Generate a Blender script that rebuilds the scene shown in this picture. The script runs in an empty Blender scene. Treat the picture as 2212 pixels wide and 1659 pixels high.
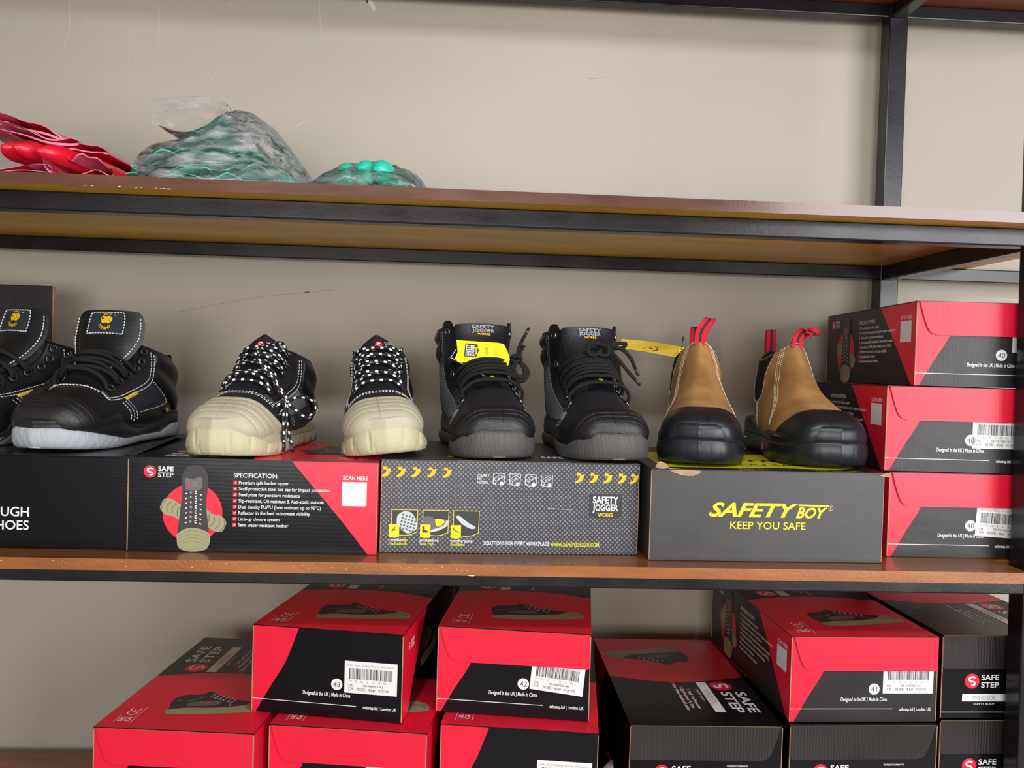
import bpy, math, random
import numpy as np
from mathutils import Vector, Matrix
S = bpy.context.scene
COL = S.collection
Z0 = 1.30                      # eye height above the floor; shelf heights below are relative to it

# ------------------------------------------------------------------ camera
cam_d = bpy.data.cameras.new('camera'); cam = bpy.data.objects.new('camera', cam_d); COL.objects.link(cam)
S.camera = cam
cam_d.sensor_width = 36.0; cam_d.lens = 1739.5/2212*36.0; cam_d.clip_start = 0.02
def cam_matrix(yaw, pitch, roll):
    y, p, r = [math.radians(a) for a in (yaw, pitch, roll)]
    w = Vector((math.sin(y)*math.cos(p), math.cos(y)*math.cos(p), -math.sin(p)))
    rt = Vector((math.cos(y), -math.sin(y), 0)); up = rt.cross(w)
    r2 = math.cos(r)*rt + math.sin(r)*up
    u2 = -math.sin(r)*rt + math.cos(r)*up
    M = Matrix((r2, u2, -w)).transposed().to_4x4(); M.translation = Vector((0, 0, Z0)); return M
cam.matrix_world = cam_matrix(2.993, 1.185, 1.63)

# ------------------------------------------------------------------ light and exposure
S.view_settings.view_transform = 'Standard'; S.view_settings.look = 'None'
S.view_settings.gamma = 1.0; S.view_settings.exposure = 0.0; S.view_settings.use_curve_mapping = False
wd = bpy.data.worlds.new('world'); S.world = wd; wd.use_nodes = True
bg = wd.node_tree.nodes['Background']; bg.inputs[0].default_value = (1.0, 0.95, 0.89, 1); bg.inputs[1].default_value = 0.30
def area(name, loc, target, sx, sy, power, col):
    d = bpy.data.lights.new(name, 'AREA'); d.shape = 'RECTANGLE'; d.size = sx; d.size_y = sy; d.energy = power; d.color = col
    o = bpy.data.objects.new(name, d); COL.objects.link(o); o.location = loc
    o.rotation_euler = (Vector(target)-Vector(loc)).to_track_quat('-Z', 'Y').to_euler(); return o
area('daylight_from_shop_front', (2.35, -1.55, 1.45), (0.3, 1.4, 1.25), 1.9, 1.9, 84, (0.98, 0.97, 1.0))
area('frontal_fill_light', (-0.5, -2.25, 1.22), (-0.2, 1.4, 1.2), 2.0, 0.95, 44, (1.0, 0.975, 0.95))  # added fill behind the camera, no real doorway; brightens the wall under the shelves
area('hanging_tube_light', (0.30, 0.02, 2.06), (0.25, 1.3, 1.25), 1.3, 0.07, 10, (0.88, 0.94, 1.0))
area('ceiling_tube_light', (-0.3, -1.9, 2.9), (0.0, 1.3, 1.2), 1.6, 0.5, 5, (1.0, 0.96, 0.90))

# ------------------------------------------------------------------ materials
MATS = {}
def mat(name, col, rough=0.5, spec=0.5, bump=0.0, bscale=60.0, vary=0.0, vscale=8.0, coat=0.0, metal=0.0, waves=None, sheen=0.0, streak=None, scratches=0.0):
    if name in MATS: return MATS[name]
    m = bpy.data.materials.new(name); m.use_nodes = True; nt = m.node_tree; N = nt.nodes; L = nt.links
    b = N['Principled BSDF']
    b.inputs['Base Color'].default_value = (*col, 1); b.inputs['Roughness'].default_value = rough
    b.inputs['Specular IOR Level'].default_value = spec; b.inputs['Metallic'].default_value = metal
    if coat: b.inputs['Coat Weight'].default_value = coat; b.inputs['Coat Roughness'].default_value = 0.12
    if sheen: b.inputs['Sheen Weight'].default_value = sheen
    tc = N.new('ShaderNodeTexCoord')
    src = tc.outputs['Object']
    if vary:
        mp = N.new('ShaderNodeMapping'); L.new(src, mp.inputs[0])
        if streak: mp.inputs['Scale'].default_value = streak
        n = N.new('ShaderNodeTexNoise'); n.inputs['Scale'].default_value = vscale; n.inputs['Detail'].default_value = 6
        L.new(mp.outputs[0], n.inputs['Vector'])
        r = N.new('ShaderNodeValToRGB'); r.color_ramp.elements[0].position = 0.3; r.color_ramp.elements[1].position = 0.72
        lo = [max(0, c*(1-vary)) for c in col]; hi = [min(1, c*(1+vary)) for c in col]
        r.color_ramp.elements[0].color = (*lo, 1); r.color_ramp.elements[1].color = (*hi, 1)
        L.new(n.outputs[0], r.inputs[0]); L.new(r.outputs[0], b.inputs['Base Color'])
        rr = N.new('ShaderNodeMapRange'); rr.inputs[3].default_value = max(0.03, rough-0.08); rr.inputs[4].default_value = min(1, rough+0.12)
        L.new(n.outputs[0], rr.inputs[0]); L.new(rr.outputs[0], b.inputs['Roughness'])
    last = None
    def addbump(h, strength, dist):
        nonlocal last
        bp = N.new('ShaderNodeBump'); bp.inputs['Strength'].default_value = strength; bp.inputs['Distance'].default_value = dist
        L.new(h, bp.inputs['Height'])
        if last: L.new(last, bp.inputs['Normal'])
        last = bp.outputs[0]
    if bump:
        n2 = N.new('ShaderNodeTexNoise'); n2.inputs['Scale'].default_value = bscale; n2.inputs['Detail'].default_value = 8
        L.new(src, n2.inputs['Vector']); addbump(n2.outputs[0], bump, 0.004)
    if waves:
        axis, period, st = waves
        w = N.new('ShaderNodeTexWave'); w.bands_direction = axis; w.inputs['Scale'].default_value = 0.314/period
        w.inputs['Distortion'].default_value = 1.2; w.inputs['Detail'].default_value = 2; w.inputs['Detail Scale'].default_value = 1.5
        L.new(src, w.inputs['Vector']); addbump(w.outputs[1], st, 0.0015)
    if scratches:
        mp = N.new('ShaderNodeMapping'); L.new(src, mp.inputs[0]); mp.inputs['Scale'].default_value = (9, 9, 1.2)
        n3 = N.new('ShaderNodeTexNoise'); n3.inputs['Scale'].default_value = 3.5; n3.inputs['Detail'].default_value = 9; n3.inputs['Roughness'].default_value = 0.65
        L.new(mp.outputs[0], n3.inputs['Vector']); addbump(n3.outputs[0], scratches, 0.01)
    if last: L.new(last, b.inputs['Normal'])
    MATS[name] = m; return m

mat('wall_paint', (0.475, 0.430, 0.362), 0.55, 0.35, bump=0.10, bscale=35, vary=0.05, vscale=2.2, scratches=0.06)
mat('floor_tile', (0.30, 0.28, 0.26), 0.4)
mat('black_steel', (0.007, 0.006, 0.008), 0.24, 0.5, bump=0.03, bscale=160, vary=0.25, vscale=20)
mat('shelf_varnish', (0.235, 0.075, 0.018), 0.28, 0.5, bump=0.06, bscale=140, vary=0.30, vscale=6, streak=(1.0, 8, 8), coat=0.3)
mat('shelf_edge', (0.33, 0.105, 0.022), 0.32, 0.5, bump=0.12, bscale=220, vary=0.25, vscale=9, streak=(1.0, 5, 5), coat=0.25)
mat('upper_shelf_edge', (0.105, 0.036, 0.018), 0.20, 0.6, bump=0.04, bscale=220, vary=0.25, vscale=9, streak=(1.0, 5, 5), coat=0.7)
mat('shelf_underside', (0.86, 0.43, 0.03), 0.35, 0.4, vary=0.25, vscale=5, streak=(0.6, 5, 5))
mat('top_shelf_underside', (0.20, 0.045, 0.012), 0.4, 0.4, vary=0.25, vscale=5)
mat('chip', (0.75, 0.55, 0.36), 0.8)
mat('black_print', (0.0045, 0.004, 0.006), 0.22, 0.28, bump=0.05, bscale=40, waves=('Z', 0.005, 0.012))
mat('black_print_dull', (0.018, 0.015, 0.016), 0.34, 0.40, bump=0.08, bscale=50, waves=('X', 0.0042, 0.025), vary=0.2, vscale=14)
mat('black_print_ribbed', (0.022, 0.019, 0.018), 0.25, 0.5, bump=0.05, bscale=40, waves=('X', 0.0042, 0.22), vary=0.2, vscale=14)
mat('charcoal_print', (0.052, 0.049, 0.048), 0.38, 0.45, bump=0.10, bscale=25, waves=('X', 0.0045, 0.015), vary=0.15, vscale=10)
mat('red_print', (0.78, 0.010, 0.040), 0.33, 0.45, bump=0.06, bscale=45, waves=('X', 0.0042, 0.018))
mat('white_ink', (0.82, 0.81, 0.80), 0.5)
mat('grey_ink', (0.33, 0.33, 0.35), 0.5)
mat('dark_ink', (0.03, 0.03, 0.04), 0.5)
mat('yellow_ink', (0.83, 0.72, 0.0), 0.5)
mat('amber_ink', (0.82, 0.52, 0.0), 0.5)
mat('paper_label', (0.80, 0.79, 0.77), 0.5)
mat('cardboard', (0.42, 0.27, 0.16), 0.85, 0.2, bump=0.2, bscale=200, vary=0.2, vscale=60)
mat('yellow_print', (0.70, 0.70, 0.0), 0.4, bump=0.05, bscale=40)
def woven_print():
    m = mat('woven_print', (0.04, 0.04, 0.05), 0.36, 0.5); nt = m.node_tree; N = nt.nodes; L = nt.links; b = N['Principled BSDF']
    tc = N.new('ShaderNodeTexCoord'); sp = N.new('ShaderNodeSeparateXYZ'); L.new(tc.outputs['Object'], sp.inputs[0])
    def sn(src, k):
        a = N.new('ShaderNodeMath'); a.operation = 'MULTIPLY'; a.inputs[1].default_value = k; L.new(src, a.inputs[0])
        c = N.new('ShaderNodeMath'); c.operation = 'SINE'; L.new(a.outputs[0], c.inputs[0]); return c.outputs[0]
    yz = N.new('ShaderNodeMath'); yz.operation = 'ADD'; L.new(sp.outputs[1], yz.inputs[0]); L.new(sp.outputs[2], yz.inputs[1])
    p = N.new('ShaderNodeMath'); p.operation = 'MULTIPLY'; k = 2*math.pi/0.0062; L.new(sn(sp.outputs[0], k), p.inputs[0]); L.new(sn(yz.outputs[0], k), p.inputs[1])
    r = N.new('ShaderNodeValToRGB'); e = r.color_ramp.elements; e[0].position = 0.30; e[0].color = (0.040, 0.039, 0.047, 1); e[1].position = 0.62; e[1].color = (0.22, 0.215, 0.235, 1)
    h = N.new('ShaderNodeMapRange'); h.inputs[1].default_value = -1; L.new(p.outputs[0], h.inputs[0]); L.new(h.outputs[0], r.inputs[0])
    e[0].position = 0.55; e[1].position = 0.80
    L.new(r.outputs[0], b.inputs['Base Color'])
woven_print()
mat('picture_black', (0.030, 0.027, 0.027), 0.4)
mat('picture_grey', (0.13, 0.12, 0.12), 0.4)
mat('picture_beige', (0.33, 0.31, 0.17), 0.4)
mat('picture_beige_dark', (0.16, 0.15, 0.08), 0.4)
mat('picture_pale', (0.55, 0.60, 0.66), 0.4)

# ------------------------------------------------------------------ mesh helpers
class MB:
    def __init__(s): s.v = []; s.f = []; s.m = []; s.uv = []; s.mats = []; s.smooth = []
    def mi(s, mname):
        if mname not in s.mats: s.mats.append(mname)
        return s.mats.index(mname)
    def add(s, V, F, mname, smooth=False, uv=None):
        o = len(s.v); s.v += [tuple(map(float, p)) for p in V]; k = s.mi(mname)
        for i, f in enumerate(F):
            s.f.append(tuple(int(o+j) for j in f)); s.m.append(k); s.smooth.append(smooth)
            s.uv.append(uv[i] if uv else None)
    def box(s, x0, x1, y0, y1, z0, z1, mname):
        V = [(x, y, z) for x in (x0, x1) for y in (y0, y1) for z in (z0, z1)]
        s.add(V, [(0, 1, 3, 2), (4, 6, 7, 5), (0, 4, 5, 1), (2, 3, 7, 6), (0, 2, 6, 4), (1, 5, 7, 3)], mname)
    def grid(s, P, mname, smooth=True, close_u=False, close_v=False, uvs=None, flip=False):
        nu, nv = P.shape[:2]; V = P.reshape(-1, 3); F = []; U = []
        for i in range(nu if close_u else nu-1):
            for j in range(nv if close_v else nv-1):
                a, b = i*nv+j, ((i+1) % nu)*nv+j; c, d = ((i+1) % nu)*nv+(j+1) % nv, i*nv+(j+1) % nv
                F.append((a, d, c, b) if flip else (a, b, c, d))
                if uvs is not None:
                    q = [uvs[i, j], uvs[i+1, j], uvs[i+1, j+1], uvs[i, j+1]]
                    if flip: q = [q[0], q[3], q[2], q[1]]
                    U.append(q)
        s.add(V, F, mname, smooth, U if uvs is not None else None)
    def build(s, name, parent=None, bevel=0.0, label=None):
        me = bpy.data.meshes.new(name); me.from_pydata(s.v, [], s.f)
        for k in s.mats: me.materials.append(MATS[k])
        me.polygons.foreach_set('material_index', s.m); me.polygons.foreach_set('use_smooth', s.smooth)
        if any(u is not None for u in s.uv):
            lay = me.uv_layers.new(name='UVMap'); k = 0
            for f, u in zip(s.f, s.uv):
                for j in range(len(f)):
                    if u is not None: lay.data[k].uv = u[j]
                    k += 1
        me.validate(); me.update()
        o = bpy.data.objects.new(name, me); COL.objects.link(o)
        if parent: o.parent = parent
        if bevel:
            b = o.modifiers.new('bevel', 'BEVEL'); b.width = bevel; b.segments = 2; b.limit_method = 'ANGLE'
        if label: o['label'] = label
        return o
def empty(name, loc=(0, 0, 0), rz=0.0):
    o = bpy.data.objects.new(name, None); COL.objects.link(o); o.empty_display_size = 0.02
    o.location = loc; o.rotation_euler = (0, 0, rz); return o
def tag(o, label, cat, group=None):
    o['label'] = label; o['category'] = cat
    if group: o['group'] = group
    return o
def structure(o): o['kind'] = 'structure'; return o

def herm(xs, ys):
    xs = np.asarray(xs, float); ys = np.asarray(ys, float); d = np.diff(ys)/np.diff(xs)
    m = np.zeros_like(ys); m[0] = d[0]; m[-1] = d[-1]
    for i in range(1, len(xs)-1): m[i] = (d[i-1]+d[i])/2 if d[i-1]*d[i] > 0 else 0.0
    def f(x):
        x = np.clip(np.asarray(x, float), xs[0], xs[-1]); i = np.clip(np.searchsorted(xs, x)-1, 0, len(xs)-2)
        h = xs[i+1]-xs[i]; t = (x-xs[i])/h
        return ((2*t**3-3*t**2+1)*ys[i]+(t**3-2*t**2+t)*h*m[i]+(-2*t**3+3*t**2)*ys[i+1]+(t**3-t**2)*h*m[i+1])
    return f
def spline(pts, n):
    """smooth polyline through 3-D points"""
    P = np.array(pts, float); k = len(P)
    if k == 2: return P[0]+(P[1]-P[0])*np.linspace(0, 1, n)[:, None]
    ext = np.vstack([2*P[0]-P[1], P, 2*P[-1]-P[-2]]); out = []
    T = np.linspace(0, k-1, n)
    for t in T:
        i = min(int(t), k-2); u = t-i; a, b, c, d = ext[i:i+4]
        out.append(0.5*((2*b)+(-a+c)*u+(2*a-5*b+4*c-d)*u*u+(-a+3*b-3*c+d)*u**3))
    return np.array(out)
def tube(mb, pts, r, mname, n=8, closed=False, flat=1.0, up=None):
    P = np.array(pts, float); k = len(P)
    T = np.gradient(P, axis=0) if not closed else np.roll(P, -1, 0)-np.roll(P, 1, 0)
    T /= np.linalg.norm(T, axis=1)[:, None]+1e-12
    u = np.array(up, float) if up is not None else np.cross(T[0], [0.31, 0.2, 0.93])
    u -= T[0]*(u@T[0]); u /= np.linalg.norm(u)+1e-12
    rings = []; ln = 0; uv = np.zeros((k+1 if closed else k, n+1, 2))
    rr = np.broadcast_to(np.asarray(r, float), (k,))
    for i in range(k):
        u = u-T[i]*(u@T[i]); u /= np.linalg.norm(u)+1e-12; w = np.cross(T[i], u)
        a = np.linspace(0, 2*np.pi, n, endpoint=False)
        rings.append(P[i]+rr[i]*(np.cos(a)[:, None]*u*flat+np.sin(a)[:, None]*w))
        if i: ln += np.linalg.norm(P[i]-P[i-1])
        uv[i, :, 0] = ln; uv[i, :, 1] = np.linspace(0, 1, n+1)
    if closed: uv[k, :, 0] = ln+np.linalg.norm(P[0]-P[-1]); uv[k, :, 1] = np.linspace(0, 1, n+1)
    G = np.array(rings)
    o = len(mb.v)
    mb.grid(G, mname, True, close_u=closed, close_v=True, uvs=uv)
    if not closed:
        kk = mb.mi(mname)
        for ring in (range(n), range((k-1)*n+n-1, (k-1)*n-1, -1)):
            mb.f.append(tuple(o+j for j in ring)); mb.m.append(kk); mb.smooth.append(False); mb.uv.append(None)

# ------------------------------------------------------------------ lettering
_tc = {}
def text2d(s, bold=0.0, shear=0.0, sp=1.0):
    key = (s, bold, shear, sp)
    if key in _tc: return _tc[key]
    c = bpy.data.curves.new('lettering', 'FONT'); c.body = s; c.size = 1.0; c.offset = bold; c.shear = shear; c.space_character = sp
    c.resolution_u = 3; c.fill_mode = 'FRONT'
    o = bpy.data.objects.new('lettering', c); COL.objects.link(o)
    dg = bpy.context.evaluated_depsgraph_get(); me = bpy.data.meshes.new_from_object(o.evaluated_get(dg))
    V = np.array([v.co[:2] for v in me.vertices]).reshape(-1, 2); F = [tuple(p.vertices) for p in me.polygons]
    bpy.data.objects.remove(o); bpy.data.curves.remove(c); bpy.data.meshes.remove(me)
    _tc[key] = (V, F); return V, F
CAP = 0.70
def lay(s, x, y, cap, align='l', bold=0.0, shear=0.0, width=None, rot=0.0, sp=1.0):
    """lettering with its baseline start (or middle/end) at x,y; cap = capital height"""
    V, F = text2d(s, bold, shear, sp); V = V.copy()*cap/CAP
    x0, x1 = V[:, 0].min(), V[:, 0].max(); V[:, 0] -= x0; w = x1-x0
    if width: V[:, 0] *= width/w; w = width
    if align == 'c': V[:, 0] -= w/2
    if align == 'r': V[:, 0] -= w
    if rot:
        a = math.radians(rot); V = V@np.array([[math.cos(a), math.sin(a)], [-math.sin(a), math.cos(a)]])
    return V+np.array([x, y]), F
class Face:
    """a flat printed face: origin, right and up directions; layers stand 0.12 mm apart"""
    def __init__(s, o, u, v):
        s.o = np.array(o, float); s.u = np.array(u, float); s.v = np.array(v, float); s.n = np.cross(s.u, s.v)
    def P(s, V, lv):
        V = np.asarray(V, float).reshape(-1, 2); return s.o+V[:, :1]*s.u+V[:, 1:2]*s.v+s.n*(0.00012*lv)
    def put(s, mb, V2, F, mname, lv=1): mb.add(s.P(V2, lv), F, mname)
    def poly(s, mb, pts, mname, lv=1): s.put(mb, pts, [tuple(range(len(pts)))], mname, lv)
    def rect(s, mb, x0, y0, x1, y1, mname, lv=1): s.poly(mb, [(x0, y0), (x1, y0), (x1, y1), (x0, y1)], mname, lv)
    def disc(s, mb, x, y, r, mname, lv=1, ry=None, n=36):
        s.poly(mb, [(x+r*math.cos(a), y+(ry or r)*math.sin(a)) for a in np.linspace(0, 2*np.pi, n, endpoint=False)], mname, lv)
    def line(s, mb, pts, w, mname, lv=1):
        P = np.array(pts, float); T = np.gradient(P, axis=0); T /= np.linalg.norm(T, axis=1)[:, None]+1e-12
        Nn = np.stack([-T[:, 1], T[:, 0]], 1)*w/2; A = P+Nn; B = P-Nn; V = np.vstack([A, B]); k = len(P)
        s.put(mb, V, [(k+i, k+i+1, i+1, i) for i in range(k-1)], mname, lv)
    def text(s, mb, t, x, y, cap, mname, lv=1, **k): V, F = lay(t, x, y, cap, **k); s.put(mb, V, F, mname, lv)
    def sub(s, x, y, rot=0.0):
        a = math.radians(rot); return Face(s.o+s.u*x+s.v*y, s.u*math.cos(a)+s.v*math.sin(a), -s.u*math.sin(a)+s.v*math.cos(a))
def curve2(pts, n=20):
    return spline([(p[0], p[1], 0) for p in pts], n)[:, :2]

# ------------------------------------------------------------------ setting
YW = 1.485
zA, zB, zC, zD = Z0+0.2177, Z0-0.247, Z0-0.7075, Z0+0.690    # upper faces of the boards (zD: upper face of the topmost)
m = MB(); m.box(-2.6, 2.6, YW, YW+0.1, 0, 3.0, 'wall_paint'); structure(m.build('wall_back'))
m = MB(); m.box(-2.6, 2.6, -2.4, YW+0.1, -0.05, 0.0, 'floor_tile'); structure(m.build('floor'))
# ------------------------------------------------------------------ shelving rack
rack = empty('shelving_rack', (0, 1.25, 0)); tag(rack, 'black steel shelving rack with varnished brown wooden boards against the cream wall', 'shelf')
def R(name, x0, x1, y0, y1, z0, z1, mname, bev=0.002, **k):
    b = MB(); b.box(x0, x1, y0-1.25, y1-1.25, z0, z1, mname); return b.build(name, rack, bevel=bev, **k)
def skew_bar(name, a, b, hw, hh, mname):
    """square bar between two points; half width across and half height"""
    q = MB(); V = []
    for p in (a, b):
        for dx, dz in ((-hw, -hh), (hw, -hh), (hw, hh), (-hw, hh)): V.append((p[0]+dx, p[1]-1.25, p[2]+dz))
    q.add(V, [(3, 2, 1, 0), (4, 5, 6, 7), (0, 1, 5, 4), (1, 2, 6, 5), (2, 3, 7, 6), (3, 0, 4, 7)], mname); return q.build(name, rack, bevel=0.002)
XL, XR = -1.05, 0.775
def board(z, xr, under, chips=(), y1=1.458, edge='shelf_edge'):
    b = MB(); y0, t = -0.25, 0.0143; y1 -= 1.25
    V = [(x, y, zz) for x in (XL-0.03, xr) for y in (y0, y1) for zz in (z-t, z)]
    b.add(V, [(1, 5, 7, 3), (4, 6, 7, 5), (0, 1, 3, 2), (2, 3, 7, 6)], 'shelf_varnish')
    b.add(V, [(0, 4, 5, 1)], edge); b.add(V, [(0, 2, 6, 4)], under)
    random.seed(4)                                  # chips in the varnish along the front edge
    for x, cz, r in [(random.uniform(*c[0]), z-random.uniform(*c[1]), random.uniform(*c[2])) for c in chips for _ in range(c[3])]:
        f = Face((x, -0.2502, cz), (1, 0, 0), (0, 0, 1)); n = random.randint(5, 7)
        f.poly(b, [(r*random.uniform(0.5, 1.4)*math.cos(a), 0.35*r*random.uniform(0.4, 1.2)*math.sin(a)) for a in np.linspace(0, 2*np.pi, n, endpoint=False)], 'chip', 1)
    if xr < 0.74:                                   # notched around the post: the rear part runs on behind it
        V = [(x, y, zz) for x in (xr-0.0005, 0.90) for y in (1.0715-1.25, y1) for zz in (z-t, z)]
        b.add(V, [(0, 4, 5, 1), (1, 5, 7, 3), (4, 6, 7, 5), (2, 3, 7, 6)], 'shelf_varnish'); b.add(V, [(0, 2, 6, 4)], under)
    return b.build('shelf_board', rack, bevel=0.0015)
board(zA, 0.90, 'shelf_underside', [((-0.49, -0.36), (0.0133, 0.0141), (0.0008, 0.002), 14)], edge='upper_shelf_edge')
board(zB, 0.732, 'shelf_underside', [((-0.6, 0.05), (0.003, 0.009), (0.0007, 0.0018), 34), ((0.004, 0.008), (0.0135, 0.0139), (0.004, 0.0041), 1)])
board(zC, 0.90, 'shelf_underside'); board(zD, 1.25, 'top_shelf_underside')
# rails under each board
for z, xr in ((zA-0.0143, 0.75), (zB-0.0143, 0.75), (zC-0.0143, 0.75), (zD-0.0143, 0.75)):
    R('front_rail', XL, xr, 1.036, 1.061, z-0.0238, z, 'black_steel'); R('rear_rail', XL, 1.25, 1.432, 1.457, z-0.0238, z, 'black_steel')
# posts: the front one leans a little
q = MB(); V = []
for (x, z) in ((0.757, 0.0), (0.737, 2.3)):
    for dx, dy in ((0, 0), (0.032, 0), (0.032, 0.03), (0, 0.03)): V.append((x+dx, 1.036+dy-1.25, z))
q.add(V, [(3, 2, 1, 0), (4, 5, 6, 7), (0, 1, 5, 4), (1, 2, 6, 5), (2, 3, 7, 6), (3, 0, 4, 7)], 'black_steel'); q.build('post', rack, bevel=0.002)
q = MB(); V = []
for (x, z) in ((0.738, 0.0), (0.738, 2.3)):
    for dx, dy in ((0, 0), (0.034, 0), (0.034, 0.032), (0, 0.032)): V.append((x+dx, 1.428+dy-1.25, z))
q.add(V, [(3, 2, 1, 0), (4, 5, 6, 7), (0, 1, 5, 4), (1, 2, 6, 5), (2, 3, 7, 6), (3, 0, 4, 7)], 'black_steel'); q.build('post', rack, bevel=0.002)
for xx in (XL-0.03,):
    R('post', xx, xx+0.03, 1.036, 1.066, 0, 2.3, 'black_steel'); R('post', xx, xx+0.03, 1.43, 1.46, 0, 2.3, 'black_steel')
for z in (zA, zB, zC, zD):
    zz = z-0.0143-0.0125
    skew_bar('side_rail', (0.756, 1.066, zz-0.001), (0.754, 1.428, zz-0.001), 0.0125, 0.0125, 'black_steel')
    skew_bar('side_rail', (XL-0.015, 1.066, zz), (XL-0.015, 1.43, zz), 0.0125, 0.0122, 'black_steel')

# scuffs, drips and a hairline crack on the plaster belong to the wall
mat('plaster_ridge', (0.56, 0.505, 0.425), 0.6); mat('plaster_stain', (0.30, 0.235, 0.165), 0.7); mat('plaster_chip', (0.66, 0.60, 0.53), 0.8)
wall = bpy.data.objects['wall_back']; me = wall.data; wm = MB(); FW = Face((0, YW, Z0), (1, 0, 0), (0, 0, 1))
for pts, w, mn in (([(-0.5331, .0817), (-.4596, .0991), (-.3856, .1141), (-.2987, .1262), (-.253, .1319)], .0007, 'plaster_stain'), ([(-.3040, .1250), (-.2990, .1268), (-.2960, .1262)], .0040, 'plaster_stain'),
        ([(-.7293, .6302), (-.7285, .5813), (-.7398, .5399)], .0012, 'plaster_ridge'), ([(-.6262, .6192), (-.6238, .5784), (-.6244, .525)], .0012, 'plaster_ridge'), ([(-.5721, .6302), (-.5714, .5892), (-.5748, .5562)], .0012, 'plaster_ridge'),
        ([(-.2902, .653), (-.2874, .6034)], .0014, 'plaster_ridge'), ([(-.4681, .516), (-.4801, .5014)], .0013, 'plaster_ridge'), ([(-.1257, .5656), (-.1253, .5489)], .0008, 'plaster_ridge'), ([(-.2031, .660), (-.1902, .6399)], .0075, 'plaster_chip'), ([(-.206, .658), (-.2035, .652)], .0025, 'dark_ink'),
        ([(-.3344, .4184), (-.31, .4344)], .0018, 'plaster_ridge'), ([(.2015, .5349), (.2358, .5382)], .0009, 'plaster_stain'), ([(-.5739, .6483), (-.5722, .6413)], .0022, 'dark_ink'), ([(-.4585, .6543), (-.4567, .6438)], .0018, 'dark_ink'), ([(-.4503, .6547), (-.4494, .6450)], .0018, 'dark_ink'), ([(-.7049, .607), (-.6966, .5952)], .002, 'plaster_ridge')):
    FW.line(wm, [tuple(p) for p in curve2(pts, 14)] if len(pts) > 2 else pts, w, mn, 1)
wm.box(-2.6, 2.6, YW, YW+0.1, 0, 3.0, 'wall_paint'); bpy.data.objects.remove(wall); structure(wm.build('wall_back'))

# ------------------------------------------------------------------ boxes
def logo(face, mb, x, y, r, tx=None, cap=None, lv=2, col='white_ink', ring='red_print', words=True):
    face.disc(mb, x, y, r, ring, lv)
    face.line(mb, curve2([(x+0.46*r, y+0.42*r), (x+0.02*r, y+0.56*r), (x-0.40*r, y+0.32*r), (x-0.22*r, y-0.02*r), (x+0.28*r, y-0.14*r), (x+0.34*r, y-0.48*r), (x-0.10*r, y-0.60*r)], 26), 0.24*r, col, lv+1)
    if words:
        face.text(mb, 'SAFE', x+1.28*r, y+0.14*r, 0.72*r, col, lv+1, bold=0.02, width=2.45*r)
        face.text(mb, 'STEP', x+1.28*r, y-0.86*r, 0.72*r, col, lv+1, bold=0.02, width=2.45*r)
def shoe_picture(face, s, parent, upright=True, flip=1):
    """printed side picture of a beige-soled black lace shoe; s = its length, heel at the left"""
    b = MB(); k = lambda pts: [(flip*p[0]*s, p[1]*s) for p in pts]
    def pl(pts, mname, lv):
        p = k(curve2(pts+[pts[0]], 40)[:-1]); p = p[::-1] if flip < 0 else p; face.poly(b, p, mname, lv)
    pl([(0.02, 0.03), (0.0, 0.13), (0.2, 0.16), (0.45, 0.14), (0.72, 0.17), (0.84, 0.27), (0.96, 0.22), (1.0, 0.10), (0.94, 0.02), (0.6, 0.0), (0.3, 0.0)], 'picture_beige', 2)
    pl([(0.02, 0.13), (0.0, 0.30), (0.03, 0.44), (0.12, 0.50), (0.24, 0.49), (0.34, 0.56), (0.42, 0.50), (0.56, 0.38), (0.74, 0.30), (0.84, 0.26), (0.72, 0.18), (0.45, 0.15), (0.2, 0.17)], 'picture_black', 3)
    pl([(0.18, 0.20), (0.20, 0.29), (0.36, 0.32), (0.50, 0.30), (0.46, 0.20)], 'picture_grey', 4)
    face.line(b, k(curve2([(0.62, 0.17), (0.60, 0.26), (0.50, 0.33), (0.40, 0.42)], 12)), 0.008*s, 'grey_ink', 4)
    face.line(b, k(curve2([(0.05, 0.36), (0.12, 0.33), (0.22, 0.35), (0.30, 0.42)], 12)), 0.008*s, 'grey_ink', 4)
    for i in range(6):
        for j in range(4):
            x = 0.40+0.05*i-0.012*j; y = 0.47-0.028*i-0.022*j
            face.line(b, k([(x, y), (x+0.013, y+0.010)]), 0.010*s, 'white_ink', 5)
    face.disc(b, flip*0.38*s, 0.28*s, 0.020*s, 'red_print', 5); face.disc(b, flip*0.30*s, 0.50*s, 0.016*s, 'red_print', 5)
    for i in range(3): face.line(b, k(curve2([(0.80-0.02*i, 0.12+0.03*i), (0.90, 0.14+0.03*i), (0.97, 0.08+0.03*i)], 10)), 0.005*s, 'picture_beige_dark', 4)
    return b.build('shoe_picture', parent)
SPEC = ['Premium split leather upper', 'Scuff-protective steel toe cap for impact protection', 'Steel plate for puncture resistance',
        'Slip-resistant, Oil-resistant & Anti-static outsole', 'Dual density PU/PU (heat resistant up to 95\u00b0C)',
        'Reflector in the heel to increase visibility', 'Lace-up closure system', 'Semi water-resistant leather']
SPW = [0.200, 0.366, 0.246, 0.342, 0.331, 0.288, 0.165, 0.202]
def body_shell(w, d, h, mname, parent, name='box_body'):
    b = MB(); b.box(0.0008, w-0.0008, 0.0008, d-0.0008, 0, h, mname); return b, parent
def red_edge(w, h, mirror=False, top=0.31):
    """boundary of the red corner on an end face, from bottom to top"""
    p = curve2([(0.030*w, 0.0), (0.125*w, 0.30*h), (0.225*w, 0.60*h), (top*w, h)], 14)
    return p
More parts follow.
